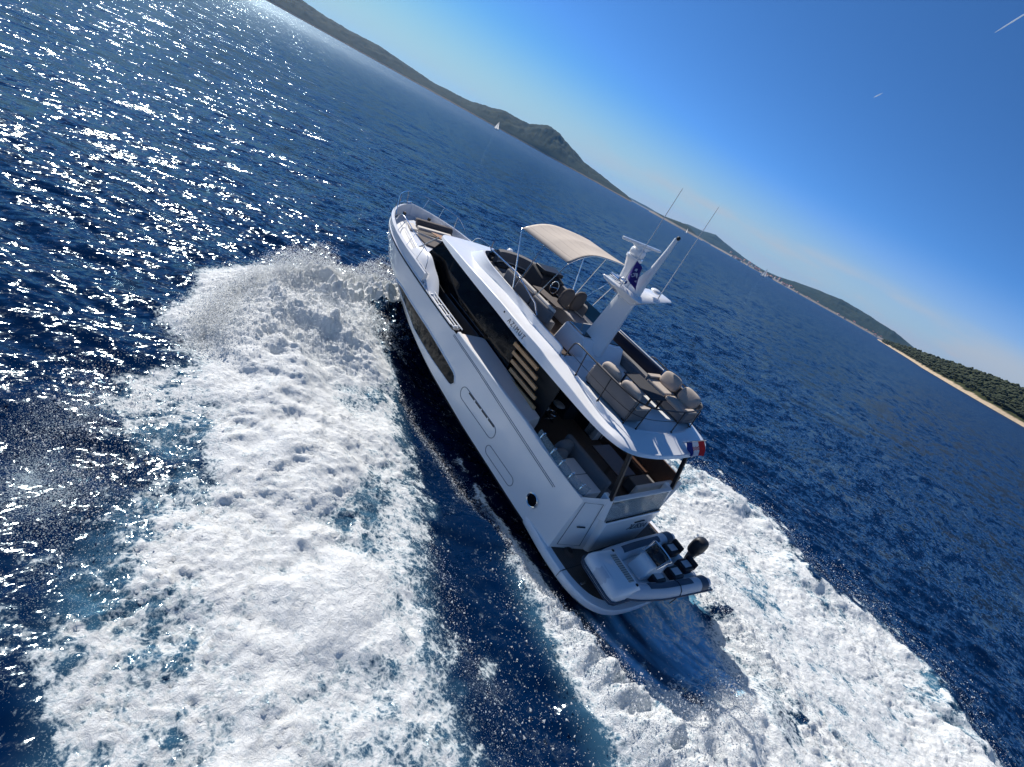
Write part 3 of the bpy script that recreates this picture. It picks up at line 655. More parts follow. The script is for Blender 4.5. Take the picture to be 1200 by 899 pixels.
STEEL = mat('polished_steel', (.78, .78, .78), .14, metal=1.0, rvar=.06)
RAILB = mat('dark_powder_coat', (.006, .007, .012), .45, rvar=.08)
RUB = mat('black_rubber', (.02, .02, .02), .6, var=.2)
TAUPE = mat('taupe_upholstery', (.105, .088, .080), .85, var=.12, scale=40, bump=.2, bscale=220)
CHAR = mat('charcoal_upholstery', (.040, .040, .044), .85, var=.2, scale=30, bump=.2, bscale=220)
GREYF = mat('grey_upholstery', (.17, .165, .168), .85, var=.12, scale=30, bump=.2, bscale=220)
BEIGE = mat('beige_upholstery', (.44, .375, .315), .85, var=.10, scale=20, bump=.2, bscale=200)
CREAM = mat('cream_upholstery', (.62, .57, .51), .8, var=.06, scale=20, bump=.2, bscale=200)
CANVAS = striped('beige_canvas', (.50, .43, .36), (.37, .31, .26), 1, 3.3, .06, .85, .06, .4)
BROWN = mat('brown_wood_panel', (.090, .050, .035), .4, var=.3, scale=10)
SHADE = mat('slat_shade_black', (.012, .012, .013), .6, var=.3)
GREYP = mat('graphite_panel', (.035, .035, .038), .45, var=.2)
NAVY = mat('dark_navy_ink', (.010, .014, .035), .35, var=.1)
QUILT = striped('quilted_grey_upholstery', (.38, .365, .37), (.18, .17, .175), 0, 12, .10, .85, .08, .5)

yacht = empty('motor_yacht', BM, 'white flybridge motor yacht with dark windows and beige bimini speeding over the sea', 'yacht')
Yp = yacht

# hull levels -------------------------------------------------------
def curve(xs, zs): return lambda x: float(np.interp(x, xs, zs))
def plan(B, Lx, x0, n, e):
    def f(x):
        t = min(max((x - x0) / (Lx - x0), 0), 1); return B * max(1 - t ** n, 0) ** e
    return f
z_ch = curve([2.2, 4, 7, 9.5, 11.5, 13.5, 16, 18.2], [.22, .28, .36, .50, .66, .86, 1.18, 1.55])
z_bo = curve([2.2, 4, 7, 9.5, 11.5, 13.5, 16, 18.2], [.38, .40, .48, .66, .85, 1.05, 1.36, 1.70])
z_mi = curve([2.2, 7, 12, 16, 18.4], [1.35, 1.45, 1.68, 1.95, 2.15])
z_rb = curve([2.3, 5, 9.4, 11, 13.3, 15.6, 18.44], [2.42, 2.45, 2.50, 2.55, 2.68, 2.80, 2.92])
z_rim = curve([12.0, 13.7, 16, 18.44], [3.02, 3.10, 3.20, 3.28])
y_ch = plan(2.36, 18.15, 8.0, 1.9, .95); y_bo = plan(2.42, 18.22, 8.8, 2.1, .9)
y_mi = plan(2.50, 18.34, 11.0, 2.7, .8); y_rb = plan(2.52, 18.42, 12.0, 3.1, .75); y_rim = plan(2.50, 18.44, 12.31, 3.21, .75)
y_ke = lambda x: 0.0
z_ke = curve([2.2, 11, 14, 16.5, 17.8, 18.1], [-.45, -.60, -.55, -.1, .7, 1.2])
LV = [(y_ke, z_ke, 18.1), (y_ch, z_ch, 18.15), (y_bo, z_bo, 18.22), (y_mi, z_mi, 18.34), (y_rb, z_rb, 18.42), (y_rim, z_rim, 18.44)]
def xsta(Lx, x0=2.25, n=64):
    u = np.linspace(0, 1, n); u = 1 - (1 - u) ** 1.7
    return x0 + (Lx - x0) * u
def level(k, side, x0=2.25, n=64):
    fy, fz, Lx = LV[k]
    return [(x, side * fy(x), fz(x)) for x in xsta(Lx, x0, n)]
def skin(k0, k1, side, sub=4, x0=2.25):
    a, b = np.array(level(k0, side, x0)), np.array(level(k1, side, x0))
    return [[tuple(a[i] + (b[i] - a[i]) * j / sub) for j in range(sub + 1)] for i in range(len(a))]
def hully(x, z):
    zs = [LV[k][1](x) for k in (1, 2, 3, 4, 5)]; ys = [LV[k][0](x) for k in (1, 2, 3, 4, 5)]
    return float(np.interp(z, zs, ys))
mb = MB()
for s in (1, -1):
    for k in (2, 3): mb.grid(skin(k, k + 1, s), s < 0)
# bulwark of the bow, above the knuckle (x > 12): outer skin, rim and inner face
xb = np.r_[np.linspace(12.05, 15, 14), xsta(18.43, 15.2, 26)]
for s in (1, -1):
    P = []
    for x in xb:
        yo, yi = s * y_rim(x), s * max(y_rim(x) - .13, 0); yk = s * y_rb(min(x, 18.42))
        P.append([(x, yk, z_rb(x)), (x, s * (y_rb(min(x, 18.42)) + y_rim(x)) / 2, (z_rb(x) + z_rim(x)) / 2), (x, yo, z_rim(x) - .03), (x, (yo * .7 + yi * .3), z_rim(x)), (x, yi, z_rim(x)), (min(x, 18.2), yi * .97, 2.35)])
    mb.grid(P, s < 0)
    mb.add(P[0], [tuple(range(6))])
# stern end caps and transom bulkhead
zt = lambda: None
mb.add([(2.25, 2.42, .38), (2.30, 2.50, 1.35), (2.38, 2.50, 2.42), (2.10, 1.58, 2.50), (1.98, 1.38, 1.35), (1.92, 1.28, .52)], [(0, 1, 2, 3, 4, 5)])
mb.add([(2.25, -2.42, .38), (2.30, -2.50, 1.35), (2.38, -2.50, 2.42), (2.10, -1.58, 2.50), (1.98, -1.38, 1.35), (1.92, -1.28, .52)], [(0, 1, 2, 3, 4, 5)])
hull = mb.build('hull', GEL, Yp, angle=28)
mb = MB()
for s in (1, -1):
    mb.grid(skin(0, 1, s), s < 0); mb.grid(skin(1, 2, s, 2), s < 0)
mb.build('bottom', BOOT, hull, angle=30)
mb = MB()
for s in (1, -1):
    P = []
    for x in xsta(18.40, 9.4, 50): P.append((x, s * (y_rb(x) + .012), z_rb(x)))
    mb.tube(P, .022, 6)
mb.build('rub_rail', RUB, hull)
mb = MB()
for s in (1, -1):
    for dz, r in ((.055, .026), (-.045, .014)):
        mb.tube([(x, s * (y_rb(x) + .006), z_rb(x) + dz) for x in xsta(18.38, 9.6, 44)], r, 6)
mb.build('rub_strake', GEL, hull)
def patch(x0, x1, zt, zb, off=.012, nx=40, nz=6, side=1):
    P = []
    for x in np.linspace(x0, x1, nx):
        P.append([(x, side * (hully(x, zb(x) + (zt(x) - zb(x)) * j / nz) + off), zb(x) + (zt(x) - zb(x)) * j / nz) for j in range(nz + 1)])
    return P
def wtop(x): 
    e = 8.2; r = .25
    base = float(np.interp(x, [8.2, 8.9, 10.5, 12.8, 13.6], [1.47, 1.56, 1.71, 1.83, 1.86])); mid = .5 * (base + wbase(x))
    k = 1.0
    if x < e + r: k = math.sqrt(max(0, 1 - ((e + r - x) / r) ** 2))
    if x > 13.0: k = min(1, max(.02, (13.78 - x) / .78) ** .6)
    return mid + (base - mid) * k
def wbase(x): return float(np.interp(x, [8.2, 9.8, 11.5, 12.9, 13.6], [1.05, 1.04, 1.09, 1.42, 1.62]))
def wbot(x):
    base = float(np.interp(x, [8.2, 8.9, 10.5, 12.8, 13.6], [1.47, 1.56, 1.71, 1.83, 1.86])); mid = .5 * (base + wbase(x)); return 2 * mid - wtop(x)
for s in (1, -1):
    w_ = MB().grid(patch(8.2, 13.78, wtop, wbot, .012, 60, 6, s), s < 0).build('hull_window', GLAS, hull, angle=60)
    xs_ = list(np.linspace(8.2, 13.78, 50)); xs_[0] = 8.203
    lp = [(x, s * (hully(x, wtop(x)) + .012), wtop(x)) for x in xs_] + [(x, s * (hully(x, wbot(x)) + .012), wbot(x)) for x in xs_[::-1]]
    MB().tube(lp, .022, 6, closed=True).build('window_trim', GEL, hull)
    # round porthole, oval vent recess outlines, long crease
    c = (3.42, 1.12)
    ring = [(c[0] + .19 * math.cos(a), s * (2.512), c[1] + .19 * math.sin(a)) for a in np.linspace(0, 2 * math.pi, 29)[:-1]]
    po = MB().loft([[(x, s * 2.508, z) for x, y, z in ring], [(x, s * 2.515, z) for x, y, z in ring]]).build('porthole', GLAS, hull, angle=60)
    MB().tube(ring, .020, 6, closed=True).build('porthole_rim', STEEL, hull)
    def stad(x0, x1, z0, z1, n=10):
        r = (z1 - z0) / 2; zc = (z0 + z1) / 2
        return [(x1 - r + r * math.sin(a), zc + r * math.cos(a)) for a in np.linspace(0, math.pi, n)] + [(x0 + r + r * math.sin(a), zc + r * math.cos(a)) for a in np.linspace(math.pi, 2 * math.pi, n)]
    g = MB()
    for (x0, x1, z0, z1) in ((5.68, 7.78, 1.12, 1.56), (4.25, 5.75, .66, .98)):
        g.tube([(x, s * (hully(x, z) + .004), z) for x, z in stad(x0, x1, z0, z1)], .012, 6, closed=True)
    g.tube([(x, s * (hully(x, z) + .004), z) for x, z in [(9.25, 2.42), (7.6, 2.33), (5.4, 2.16), (3.1, 1.99)]], .010, 6)
    g.tube([(x, s * (hully(x, z) + .004), z) for x, z in [(9.25, 2.37), (7.6, 2.28), (5.4, 2.10), (3.14, 1.94)]], .010, 6)
    g.build('groove_lines', mat('groove_grey', (.22, .23, .25), .5), hull)
    v = MB()
    for k in range(4):
        xa = 7.40 - k * .40; v.grid(patch(xa - .34, xa, lambda x: 1.545, lambda x: 1.495, .010, 4, 1, s), s < 0)
    v.build('vent_slot', GREYP, hull)

# swim platform -----------------------------------------------------
out_ = [(3.3, 2.44), (2.3, 2.56), (1.6, 2.58), (1.1, 2.54), (.62, 2.38), (.30, 2.08), (.12, 1.65), (.04, 1.1), (.0, .5)]
out_ = spline(out_, 4); full = out_ + [(x, -y * 1.07) for x, y in out_[::-1]]
def inset(pl, d):
    o = []
    for x, y in pl: o.append((x + d * (1 if x < 2.0 else 0) * (1 - min(1, x / 2.2)), y - math.copysign(d, y) * min(1, abs(y) / 1.2)))
    return o
pf = MB()
loopsP = [[(x + .10, y * .97, .30) for x, y in full], [(x, y, .42) for x, y in full], [(x, y, .55) for x, y in full], [(x + .02, y * .99, .60) for x, y in full], [(x, y, .605) for x, y in inset(full, .20)]]
plat = pf.loft(loopsP).build('swim_platform', GEL, Yp, angle=40)
tk = [(x, y) for x, y in inset(full, .22)]
MB().loft([[(x, y, .600) for x, y in tk], [(x, y, .614) for x, y in tk]]).build('platform_deck', TEAK, plat)
MB().box(1.52, 1.545, -2.50, 2.50, .612, .618).box(1.53, 1.54, 2.40, 2.585, .40, .608).build('platform_joint', RUB, plat)
MB().box(1.02, 1.07, 2.02, 2.22, .614, .626).build('deck_cleat', STEEL, plat, bevel=.006)
MB().box(.72, .77, 1.55, 1.75, .614, .626).build('deck_cleat', STEEL, plat, bevel=.006)

# transom module ----------------------------------------------------
tr = MB()
A = [(1.92, 1.28, .58), (1.80, 1.18, .58), (1.80, -1.18, .58), (1.92, -1.28, .58), (2.4, -1.28, .58), (2.4, 1.28, .58)]
B = [(1.98, 1.46, 1.80), (1.84, 1.40, 1.80), (1.84, -1.40, 1.80), (1.98, -1.46, 1.80), (2.4, -1.46, 1.80), (2.4, 1.46, 1.80)]
transom = tr.loft([A, B]).build('transom', GEL, Yp, bevel=.05, seg=3)
for s in (1, -1):
    MB().loft([[(1.90, s * 1.40, 1.78), (2.06, s * 1.60, 1.78), (2.30, s * 1.60, 1.78), (2.30, s * 1.40, 1.78)], [(2.06, s * 1.46, 2.52), (2.10, s * 1.64, 2.52), (2.34, s * 1.64, 2.52), (2.34, s * 1.46, 2.52)]]).build('transom_pillar', GEL, transom, bevel=.03)
MB().loft([[(1.90, 1.40, 1.80), (1.90, -1.40, 1.80), (1.93, -1.40, 1.80), (1.93, 1.40, 1.80)], [(2.06, 1.46, 2.44), (2.06, -1.46, 2.44), (2.09, -1.46, 2.44), (2.09, 1.46, 2.44)]]).build('transom_window', CLEAR, transom)
MB().box(1.862, 1.885, -1.38, 1.38, 1.80, 1.845).build('window_seal', RUB, transom)
MB().box(2.02, 2.16, -1.48, 1.48, 2.44, 2.51).build('transom_handrail', GELN, transom, bevel=.025)
# boarding door on the port quarter
def qp(u, w, off=.0):     # u 0..1 from hull corner to transom, w = z
    z0 = np.array([2.25 + .08 * (w - .38) / 2.0, 2.43 + .05 * (w - .38) / 2.0]); z1 = np.array([1.92 + .18 * (w - .52) / 2.0, 1.28 + .30 * (w - .52) / 2.0])
    p_ = z0 + (z1 - z0) * u; nrm = np.array([-.93, .36]); p_ = p_ - 0 * nrm + np.array([-.93, .36]) * off * .0 + np.array([-1.0, .25]) * off
    return (p_[0], p_[1], w)
dl = [qp(.18, .75, .012), qp(.84, .75, .012), qp(.84, 2.3, .012), qp(.18, 2.3, .012)]
door = MB().tube(dl, .008, 6, closed=True).build('boarding_door', mat('door_gap_grey', (.10, .12, .15), .5), transom)
MB().tube([qp(.42, 1.45, .03), qp(.66, 1.46, .03)], .018, 8).build('door_handle', RAILB, transom)
lettering('stern_name', 'OLISSA', .30, Matrix.Translation((1.801, -.42, 1.36)) @ Matrix(((-.08, .06, -1, 0), (-1, 0, .08, 0), (0, 1, .06, 0), (0, 0, 0, 1))), NAVY, transom, .003, .35, 1.05)
MB().box(1.80, 1.822, -.72, -.20, 1.545, 1.575).build('name_light', RUB, transom)

# side bulwark aft + wide warm grey coaming ----------------------------
for s in (1, -1):
    bw = MB(); P = []
    xs = np.r_[np.linspace(2.38, 5, 14), np.linspace(5.3, 9.15, 16)]
    for x in xs:
        zt_ = float(np.interp(x, [2.38, 2.8, 3.4, 4.2, 5.0, 9.3], [2.40, 2.36, 2.38, 2.46, 2.53, 2.60]))
        P.append([(x, s * 2.515, z_rb(x) - .02), (x, s * 2.512, zt_ - .02), (x, s * 2.49, zt_), (x, s * 2.40, zt_), (x, s * 2.385, zt_ - .03), (x, s * 2.385, 1.5)])
    bw.grid(P, s < 0); bw.add(P[0], [tuple(range(6))]); bw.add(P[-1], [tuple(range(6))])
    _b = bw.build('bulwark', GEL, Yp, angle=30)
    if s == 1: bulw = _b
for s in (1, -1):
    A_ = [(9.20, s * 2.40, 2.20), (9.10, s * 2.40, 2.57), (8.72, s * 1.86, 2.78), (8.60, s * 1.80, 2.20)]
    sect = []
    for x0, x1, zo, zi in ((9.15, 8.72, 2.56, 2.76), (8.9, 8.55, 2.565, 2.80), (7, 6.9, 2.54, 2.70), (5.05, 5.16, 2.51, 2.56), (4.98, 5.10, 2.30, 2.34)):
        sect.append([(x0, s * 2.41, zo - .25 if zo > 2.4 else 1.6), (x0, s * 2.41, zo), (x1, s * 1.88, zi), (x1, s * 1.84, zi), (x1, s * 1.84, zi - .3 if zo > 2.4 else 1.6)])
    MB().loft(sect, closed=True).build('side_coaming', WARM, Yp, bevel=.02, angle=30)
# recessed boarding gate with its two low rails
for s in (1, -1):
    g = MB()
    for dy, dz, x0, x1 in ((0, .00, 9.45, 12.0), (-.16, .10, 9.25, 11.9), (-.09, .04, 9.4, 11.95)):
        g.tube([(x, s * (min(y_rb(x), 2.5) - .05 + dy), z_rb(x) + .03 + dz) for x in np.linspace(x0, x1, 12)], .024 if dy else .032, 8)
    for x in (9.5, 10.1, 10.7, 11.3, 11.9): g.box(x - .03, x + .03, s * 2.20 if s > 0 else -2.46, s * 2.46 if s > 0 else -2.20, z_rb(x) - .05, z_rb(x) + .10)
    g.build('gate_rail', GEL, Yp, bevel=.006)
# white curved panel between foredeck rail and wheelhouse
for s in (1, -1):
    lo = spline([(13.9, 2.25, 2.9), (12.9, 2.36, 2.85), (12.1, 2.40, 2.70), (11.4, 2.42, 2.58), (10.85, 2.42, 2.52)], 6)
    hi = spline([(13.75, 1.92, 3.24), (12.95, 2.02, 3.33), (12.35, 2.07, 3.14), (11.75, 2.12, 2.92), (11.05, 2.36, 2.55)], 6)
    P = []
    for a, b in zip(lo, hi):
        a = np.array(a); b = np.array(b)
        P.append([tuple(q * np.array([1, s, 1])) for q in (a, .5 * (a + b) + np.array([0, .05, .02]), b, b + np.array([0, -.09, .02]), b + np.array([0, -.12, -.1]), a + np.array([0, -.14, -.3]))])
    MB().grid(P, s < 0).build('wing_panel', GEL, Yp, angle=50)

# decks -------------------------------------------------------------
MB().box(2.3, 7.2, -2.39, 2.39, 1.40, 1.50).build('cockpit_deck', TEAK, Yp)
dk = [(x, s * max(min(y_rim(x), y_rb(x)) - .13, 0), 2.42) for s in (1,) for x in np.r_[np.linspace(13.2, 15, 8), xsta(18.3, 15.2, 16)]]
dk2 = dk + [(x, -y, z) for x, y, z in dk[::-1]]
MB().loft([[(x, y, 2.70) for x, y, z in dk2], [(x, y, 2.80) for x, y, z in dk2]]).build('bow_deck', GELN, Yp)
for s in (1, -1):
    y0, y1 = sorted((s * 1.70, s * 2.40)); MB().box(7.2, 13.3, y0, y1, 1.86, 1.94).build('side_deck', TEAK, Yp)
# wheelhouse and saloon --------------------------------------------
def ring_s(x, yb, zb, yt, zt_, xt): return [(x, yb, zb), (xt, yt, zt_), (xt, -yt, zt_), (x, -yb, zb)]
cab = MB().loft([ring_s(7.05, 1.82, 1.5, 1.80, 3.95, 7.35), ring_s(9.5, 1.82, 1.5, 1.74, 3.95, 9.5), ring_s(12.0, 1.80, 1.5, 1.62, 3.95, 12.0), ring_s(13.95, 1.76, 2.4, 1.50, 3.98, 13.22), ring_s(14.25, 1.2, 2.4, 1.2, 3.98, 13.40)]).build('saloon_window', GLAS, Yp, angle=25)
for s in (1, -1):
    MB().loft([[(x, s * (y + .02), z0), (x, s * (y + .05), z0), (x, s * (y + .05), z1), (x, s * (y + .02), z1)] for x, y, z0, z1 in ((7.3, 1.82, 1.9, 2.62), (9.0, 1.82, 1.92, 2.66), (11.5, 1.80, 1.94, 2.72), (12.1, 1.92, 1.94, 2.90), (13.2, 1.90, 2.2, 3.24), (13.9, 1.84, 2.4, 3.22))]).build('lower_side_panel', GREYP, cab, angle=30)
    t_ = MB()
    t_.tube([(11.3, s * 1.88, 2.74), (8.85, s * 1.87, 2.70)], .016, 6); t_.tube([(11.1, s * 1.86, 2.90), (8.7, s * 1.86, 2.84)], .012, 6)
    t_.tube([(13.75, s * 1.86, 3.28), (12.2, s * 1.90, 2.98)], .012, 6)
    t_.build('window_bar', mat('anodised_trim', (.10, .10, .11), .3, metal=.8), cab)
    MB().tube([(13.97, s * 1.80, 3.16), (13.25, s * 1.74, 3.96)], .028, 6).build('windscreen_pillar', mat('pillar_grey', (.30, .31, .32), .3), cab)
# teak slat screen with a sheet of painted shade behind it
for s in (1, -1):
    sl = MB()
    for k in range(5):
        f = k / 4.0
        xl, xr = 7.38 - .50 * f, 6.12 - .68 * f; z_ = 3.54 - .92 * f
        sl.loft([[(xl, s * 1.86, z_ - .055), (xl, s * 1.93, z_ - .055), (xl, s * 1.93, z_ + .055), (xl, s * 1.86, z_ + .055)], [(xr, s * 1.86, z_ - .045), (xr, s * 1.93, z_ - .045), (xr, s * 1.93, z_ + .065), (xr, s * 1.86, z_ + .065)]])
    sl.build('slat_screen', SLAT, Yp, bevel=.008)
    MB().box(5.3, 7.6, *sorted((s * 1.55, s * 1.60)), 1.5, 3.92).build('slat_shade_sheet', SHADE, Yp)  # added near-black sheet: stands for the shade in the open space behind the slats

# flybridge: roof slab with ledge, coaming and floor -----------------
ST = [((13.50, 0, 4.02), (13.42, 0, 4.10), (12.5, 0, 4.19), (11.80, 0, 4.60)),
      ((13.46, 1.0, 4.01), (13.40, .97, 4.09), (12.45, .5, 4.18), (11.72, .62, 4.60)),
      ((13.22, 1.66, 3.99), (13.24, 1.63, 4.07), (12.25, .93, 4.17), (11.52, 1.08, 4.60)),
      ((12.0, 1.93, 3.98), (12.0, 1.88, 4.16), (11.62, 1.27, 4.19), (11.15, 1.25, 4.56)),
      ((11.0, 2.05, 3.98), (11.0, 1.99, 4.19), (10.8, 1.41, 4.21), (10.45, 1.40, 4.54)),
      ((9.7, 2.17, 3.98), (9.7, 2.11, 4.24), (9.6, 1.45, 4.27), (9.45, 1.45, 4.52)),
      ((8.3, 2.28, 3.98), (8.3, 2.22, 4.27), (8.3, 1.58, 4.29), (8.2, 1.55, 4.52)),
      ((7.0, 2.41, 3.98), (7.0, 2.35, 4.28), (7.0, 1.72, 4.30), (6.95, 1.69, 4.50)),
      ((6.1, 2.44, 3.98), (6.1, 2.38, 4.28), (6.1, 1.74, 4.29), (6.0, 1.70, 4.48)),
      ((5.6, 2.45, 3.98), (5.6, 2.39, 4.23), (5.6, 1.78, 4.26), (5.9, 1.70, 4.30)),
      ((4.6, 2.47, 3.98), (4.6, 2.40, 4.18), (4.6, 1.87, 4.20), (4.8, 1.83, 4.28)),
      ((3.4, 2.44, 3.97), (3.4, 2.38, 4.09), (3.5, 1.98, 4.12), (3.9, 1.91, 4.28)),
      ((2.7, 2.30, 3.98), (2.75, 2.24, 4.07), (2.8, 2.06, 4.14), (3.15, 1.82, 4.28)),
      ((2.25, 1.97, 4.0), (2.29, 1.93, 4.07), (2.57, 1.82, 4.18), (2.82, 1.52, 4.28)),
      ((2.03, 1.1, 4.0), (2.07, 1.1, 4.07), (2.44, 1.0, 4.19), (2.66, .72, 4.28)),
      ((1.97, 0, 4.0), (2.01, 0, 4.07), (2.40, 0, 4.19), (2.62, 0, 4.28))]
def loop_of(i):
    pts = spline([q[i] for q in ST], 4)
    pts = [(x, max(y, 0) if 0 < k < len(pts) - 1 else 0.0, z) for k, (x, y, z) in enumerate(pts)]
    return pts + [(x, -y, z) for x, y, z in pts[-2:0:-1]]
Bl, Cl, Dl, El = [loop_of(i) for i in range(4)]
def shrink(l, d, dz=0.0, z=None):
    n = len(l); o = []
    for i in range(n):
        a, b = np.array(l[i - 1][:2]), np.array(l[(i + 1) % n][:2]); t = b - a; t = t / (np.linalg.norm(t) + 1e-9); nrm = np.array([t[1], -t[0]])
        if np.dot(nrm, np.array([7.0, 0]) - np.array(l[i][:2])) < 0: nrm = -nrm
        o.append((l[i][0] + nrm[0] * d, l[i][1] + nrm[1] * d, (l[i][2] + dz) if z is None else z))
    return o
Al = shrink(Bl, .10, -.05); E2 = shrink(El, .07, .0); E3 = shrink(El, .075, z=3.99)
C2 = shrink(Cl, .02, .015)
fb = MB().loft([Al, Bl, Cl, C2, Dl, El, E2, E3], True, True, True)
fly = fb.build('flybridge', GEL, Yp, angle=18)
fd = [(x, y) for x, y, z in shrink(El, .09) if x < 5.95]
h_ = len(fd) // 2
port = [q for q in fd if q[1] >= 0]; port.sort(key=lambda q: -q[0])
fdp = port + [(x, -y) for x, y in port[::-1]]
MB().loft([[(x, y, 4.0) for x, y in fdp], [(x, y, 4.245) for x, y in fdp]]).build('aft_fly_deck', GELN, fly)
ff = [(x, y) for x, y, z in shrink(El, .12) if x > 5.9]
pf_ = [q for q in ff if q[1] >= 0]; pf_.sort(key=lambda q: -q[0])
MB().loft([[(x, y, 3.985) for x, y in pf_ + [(x, -y) for x, y in pf_[::-1]]], [(x, y, 4.03) for x, y in pf_ + [(x, -y) for x, y in pf_[::-1]]]]).build('forward_fly_deck', TEAK, fly)
ang_ = math.atan2(.02, 1)
for s in (1, -1):
    a0 = Vector((7.20, s * 2.362, 4.13)); xd = Vector((-s * 1, 0.07, 0)).normalized(); 
    zd = Vector((0, -s * .2, 1)).normalized(); nd = xd.cross(zd).normalized(); zd = nd.cross(xd)
    M = Matrix.Translation(a0 + nd * .012) @ Matrix(((xd.x, zd.x, nd.x, 0), (xd.y, zd.y, nd.y, 0), (xd.z, zd.z, nd.z, 0), (0, 0, 0, 1)))
    lettering('side_lettering', 'AZIMUT', .20, M, NAVY, fly, .003, 0, 1.45)
    MB().ell((7.98, s * 2.33, 4.20), (.035, .015, .035), 10, 6).build('side_lamp', RUB, fly)
for s in (1, -1):
    MB().loft([[(2.04, s * 1.52, 2.48), (2.04, s * 1.62, 2.48), (2.16, s * 1.62, 2.48), (2.16, s * 1.52, 2.48)], [(2.46, s * 1.52, 3.98), (2.46, s * 1.62, 3.98), (2.58, s * 1.62, 3.98), (2.58, s * 1.52, 3.98)]]).build('overhang_post', RAILB, Yp, bevel=.015)
MB().ell((13.0, -1.45, 4.30), (.13, .13, .14), 16, 10, p=.8).tube([(13.0, -1.45, 4.06), (13.0, -1.45, 4.25)], .06, 10).build('searchlight', GEL, Yp)

# wet bar + mast -----------------------------------------------------
bar = MB().loft([[(7.30, .62, 4.03), (7.30, -1.15, 4.03), (5.62, -1.15, 4.03), (5.62, .62, 4.03)], [(7.20, .58, 4.72), (7.25, -1.15, 4.72), (5.95, -1.15, 4.72), (6.25, .58, 4.72)]]).build('wet_bar', GEL, Yp, bevel=.05, seg=3)
MB().loft([[(7.14, .50, 4.722), (7.2, -1.02, 4.722), (6.12, -1.05, 4.722), (6.38, .50, 4.722)], [(7.14, .50, 4.745), (7.2, -1.02, 4.745), (6.12, -1.05, 4.745), (6.38, .50, 4.745)]]).build('bar_lid', GLAS, bar, bevel=.01)
MB().box(6.45, 7.1, .505, .535, 4.725, 4.765).build('lid_handrail', STEEL, bar)
def foil(cx, ch, th, z, y=0., lean=0.):
    return [(cx + ch * u, y + th * w, z + lean * u) for u, w in ((.5, 0), (.42, .5), (.1, .8), (-.3, .7), (-.5, .25), (-.5, -.25), (-.3, -.7), (.1, -.8), (.42, -.5))]
mast = MB().loft([foil(6.30, .98, .28, 4.40), foil(6.28, .88, .24, 4.9), foil(6.22, .70, .18, 6.2), foil(6.22, .80, .20, 6.45)]).build('mast', GEL, Yp, angle=50, bevel=.01)
wg = MB()
wg.loft([foil(6.22, .95, .05, 6.62, 1.10), foil(6.22, 1.05, .20, 6.46, .55, 0), foil(6.22, 1.1, .22, 6.36, 0), foil(6.22, 1.05, .2, 6.46, -.55), foil(6.22, .95, .05, 6.62, -1.10)])
wing = MB()
secs = []
for y, z, c, t in ((1.22, 6.66, .62, .06), (.9, 6.62, .82, .12), (.45, 6.50, .92, .18), (0, 6.42, .95, .22), (-.45, 6.50, .92, .18), (-1.15, 6.60, .82, .12), (-1.85, 6.64, .55, .06)):
    secs.append([(6.22 + c * .5, y, z), (6.22 + c * .35, y, z + t * .5), (6.22 - c * .35, y, z + t * .5), (6.22 - c * .5, y, z), (6.22 - c * .3, y, z - t), (6.22 + c * .3, y, z - t)])
wing.loft(secs).build('mast_spreader', GEL, mast, bevel=.02, angle=50)
MB().loft([foil(6.20, .60, .14, 6.45, -.05), foil(6.16, .40, .10, 6.85, -.08), foil(6.08, .24, .07, 7.3, -.1), foil(6.03, .16, .055, 7.95, -.1), foil(6.02, .12, .045, 8.38, -.1)]).build('mast_fin', GEL, mast, angle=60)
MB().loft([foil(6.60, .46, .15, 6.45), foil(6.72, .36, .13, 6.95), foil(6.78, .50, .22, 7.29)]).build('radar_bracket', GEL, mast, angle=60)
rd = MB().ell((6.78, .0, 7.48), (.22, .20, .15), 18, 10, p=.65).tube([(6.78, 0, 7.28), (6.78, 0, 7.36)], .26, 16).build('radar_pedestal', GEL, mast)
rot_ = Matrix.Rotation(R(40), 4, 'Z')
MB().box(-.05, .05, -1.05, 1.05, -.04, .04, Matrix.Translation((6.74, .06, 7.74)) @ Matrix.Rotation(R(4), 4, 'Z')).loft([[(6.82, .12, 7.56), (6.82, -.12, 7.56), (6.68, -.12, 7.56), (6.68, .12, 7.56)], [(6.78, .55, 7.70), (6.78, -.45, 7.70), (6.70, -.45, 7.70), (6.70, .55, 7.70)]]).build('radar_scanner', GEL, mast, bevel=.02)
for k, (a, b) in enumerate((((5.96, -1.02, 6.62), (6.07, -1.02, 9.59)), ((5.95, 1.0, 6.64), (6.02, 1.0, 9.51)))):
    MB().tube([a, (a[0], a[1], a[2] + .25), b], [.022, .016, .007], 8).build('whip_antenna', mat('antenna_white', (.6, .6, .6), .4) if k == 0 else bpy.data.materials['antenna_white'], mast)
md = MB()
md.ell((6.3, .55, 6.72), (.10, .10, .11), 12, 8); md.build('dome_antenna', GEL, mast)
MB().ell((6.05, -.85, 6.80), (.17, .17, .07), 14, 6).build('satellite_disc', GEL, mast)
hn = MB(); hn.tube([(6.55, .85, 6.76), (6.2, .85, 6.76)], [.03, .07], 10); hn.tube([(6.5, .65, 6.76), (6.1, .65, 6.76)], [.03, .06], 10); hn.tube([(6.0, .9, 6.74), (6.45, 1.0, 6.74)], .02, 8)
hn.build('horn', STEEL, mast)
MB().ell((5.98, -.1, 8.41), (.06, .06, .06), 10, 6).build('mast_light', RUB, mast)

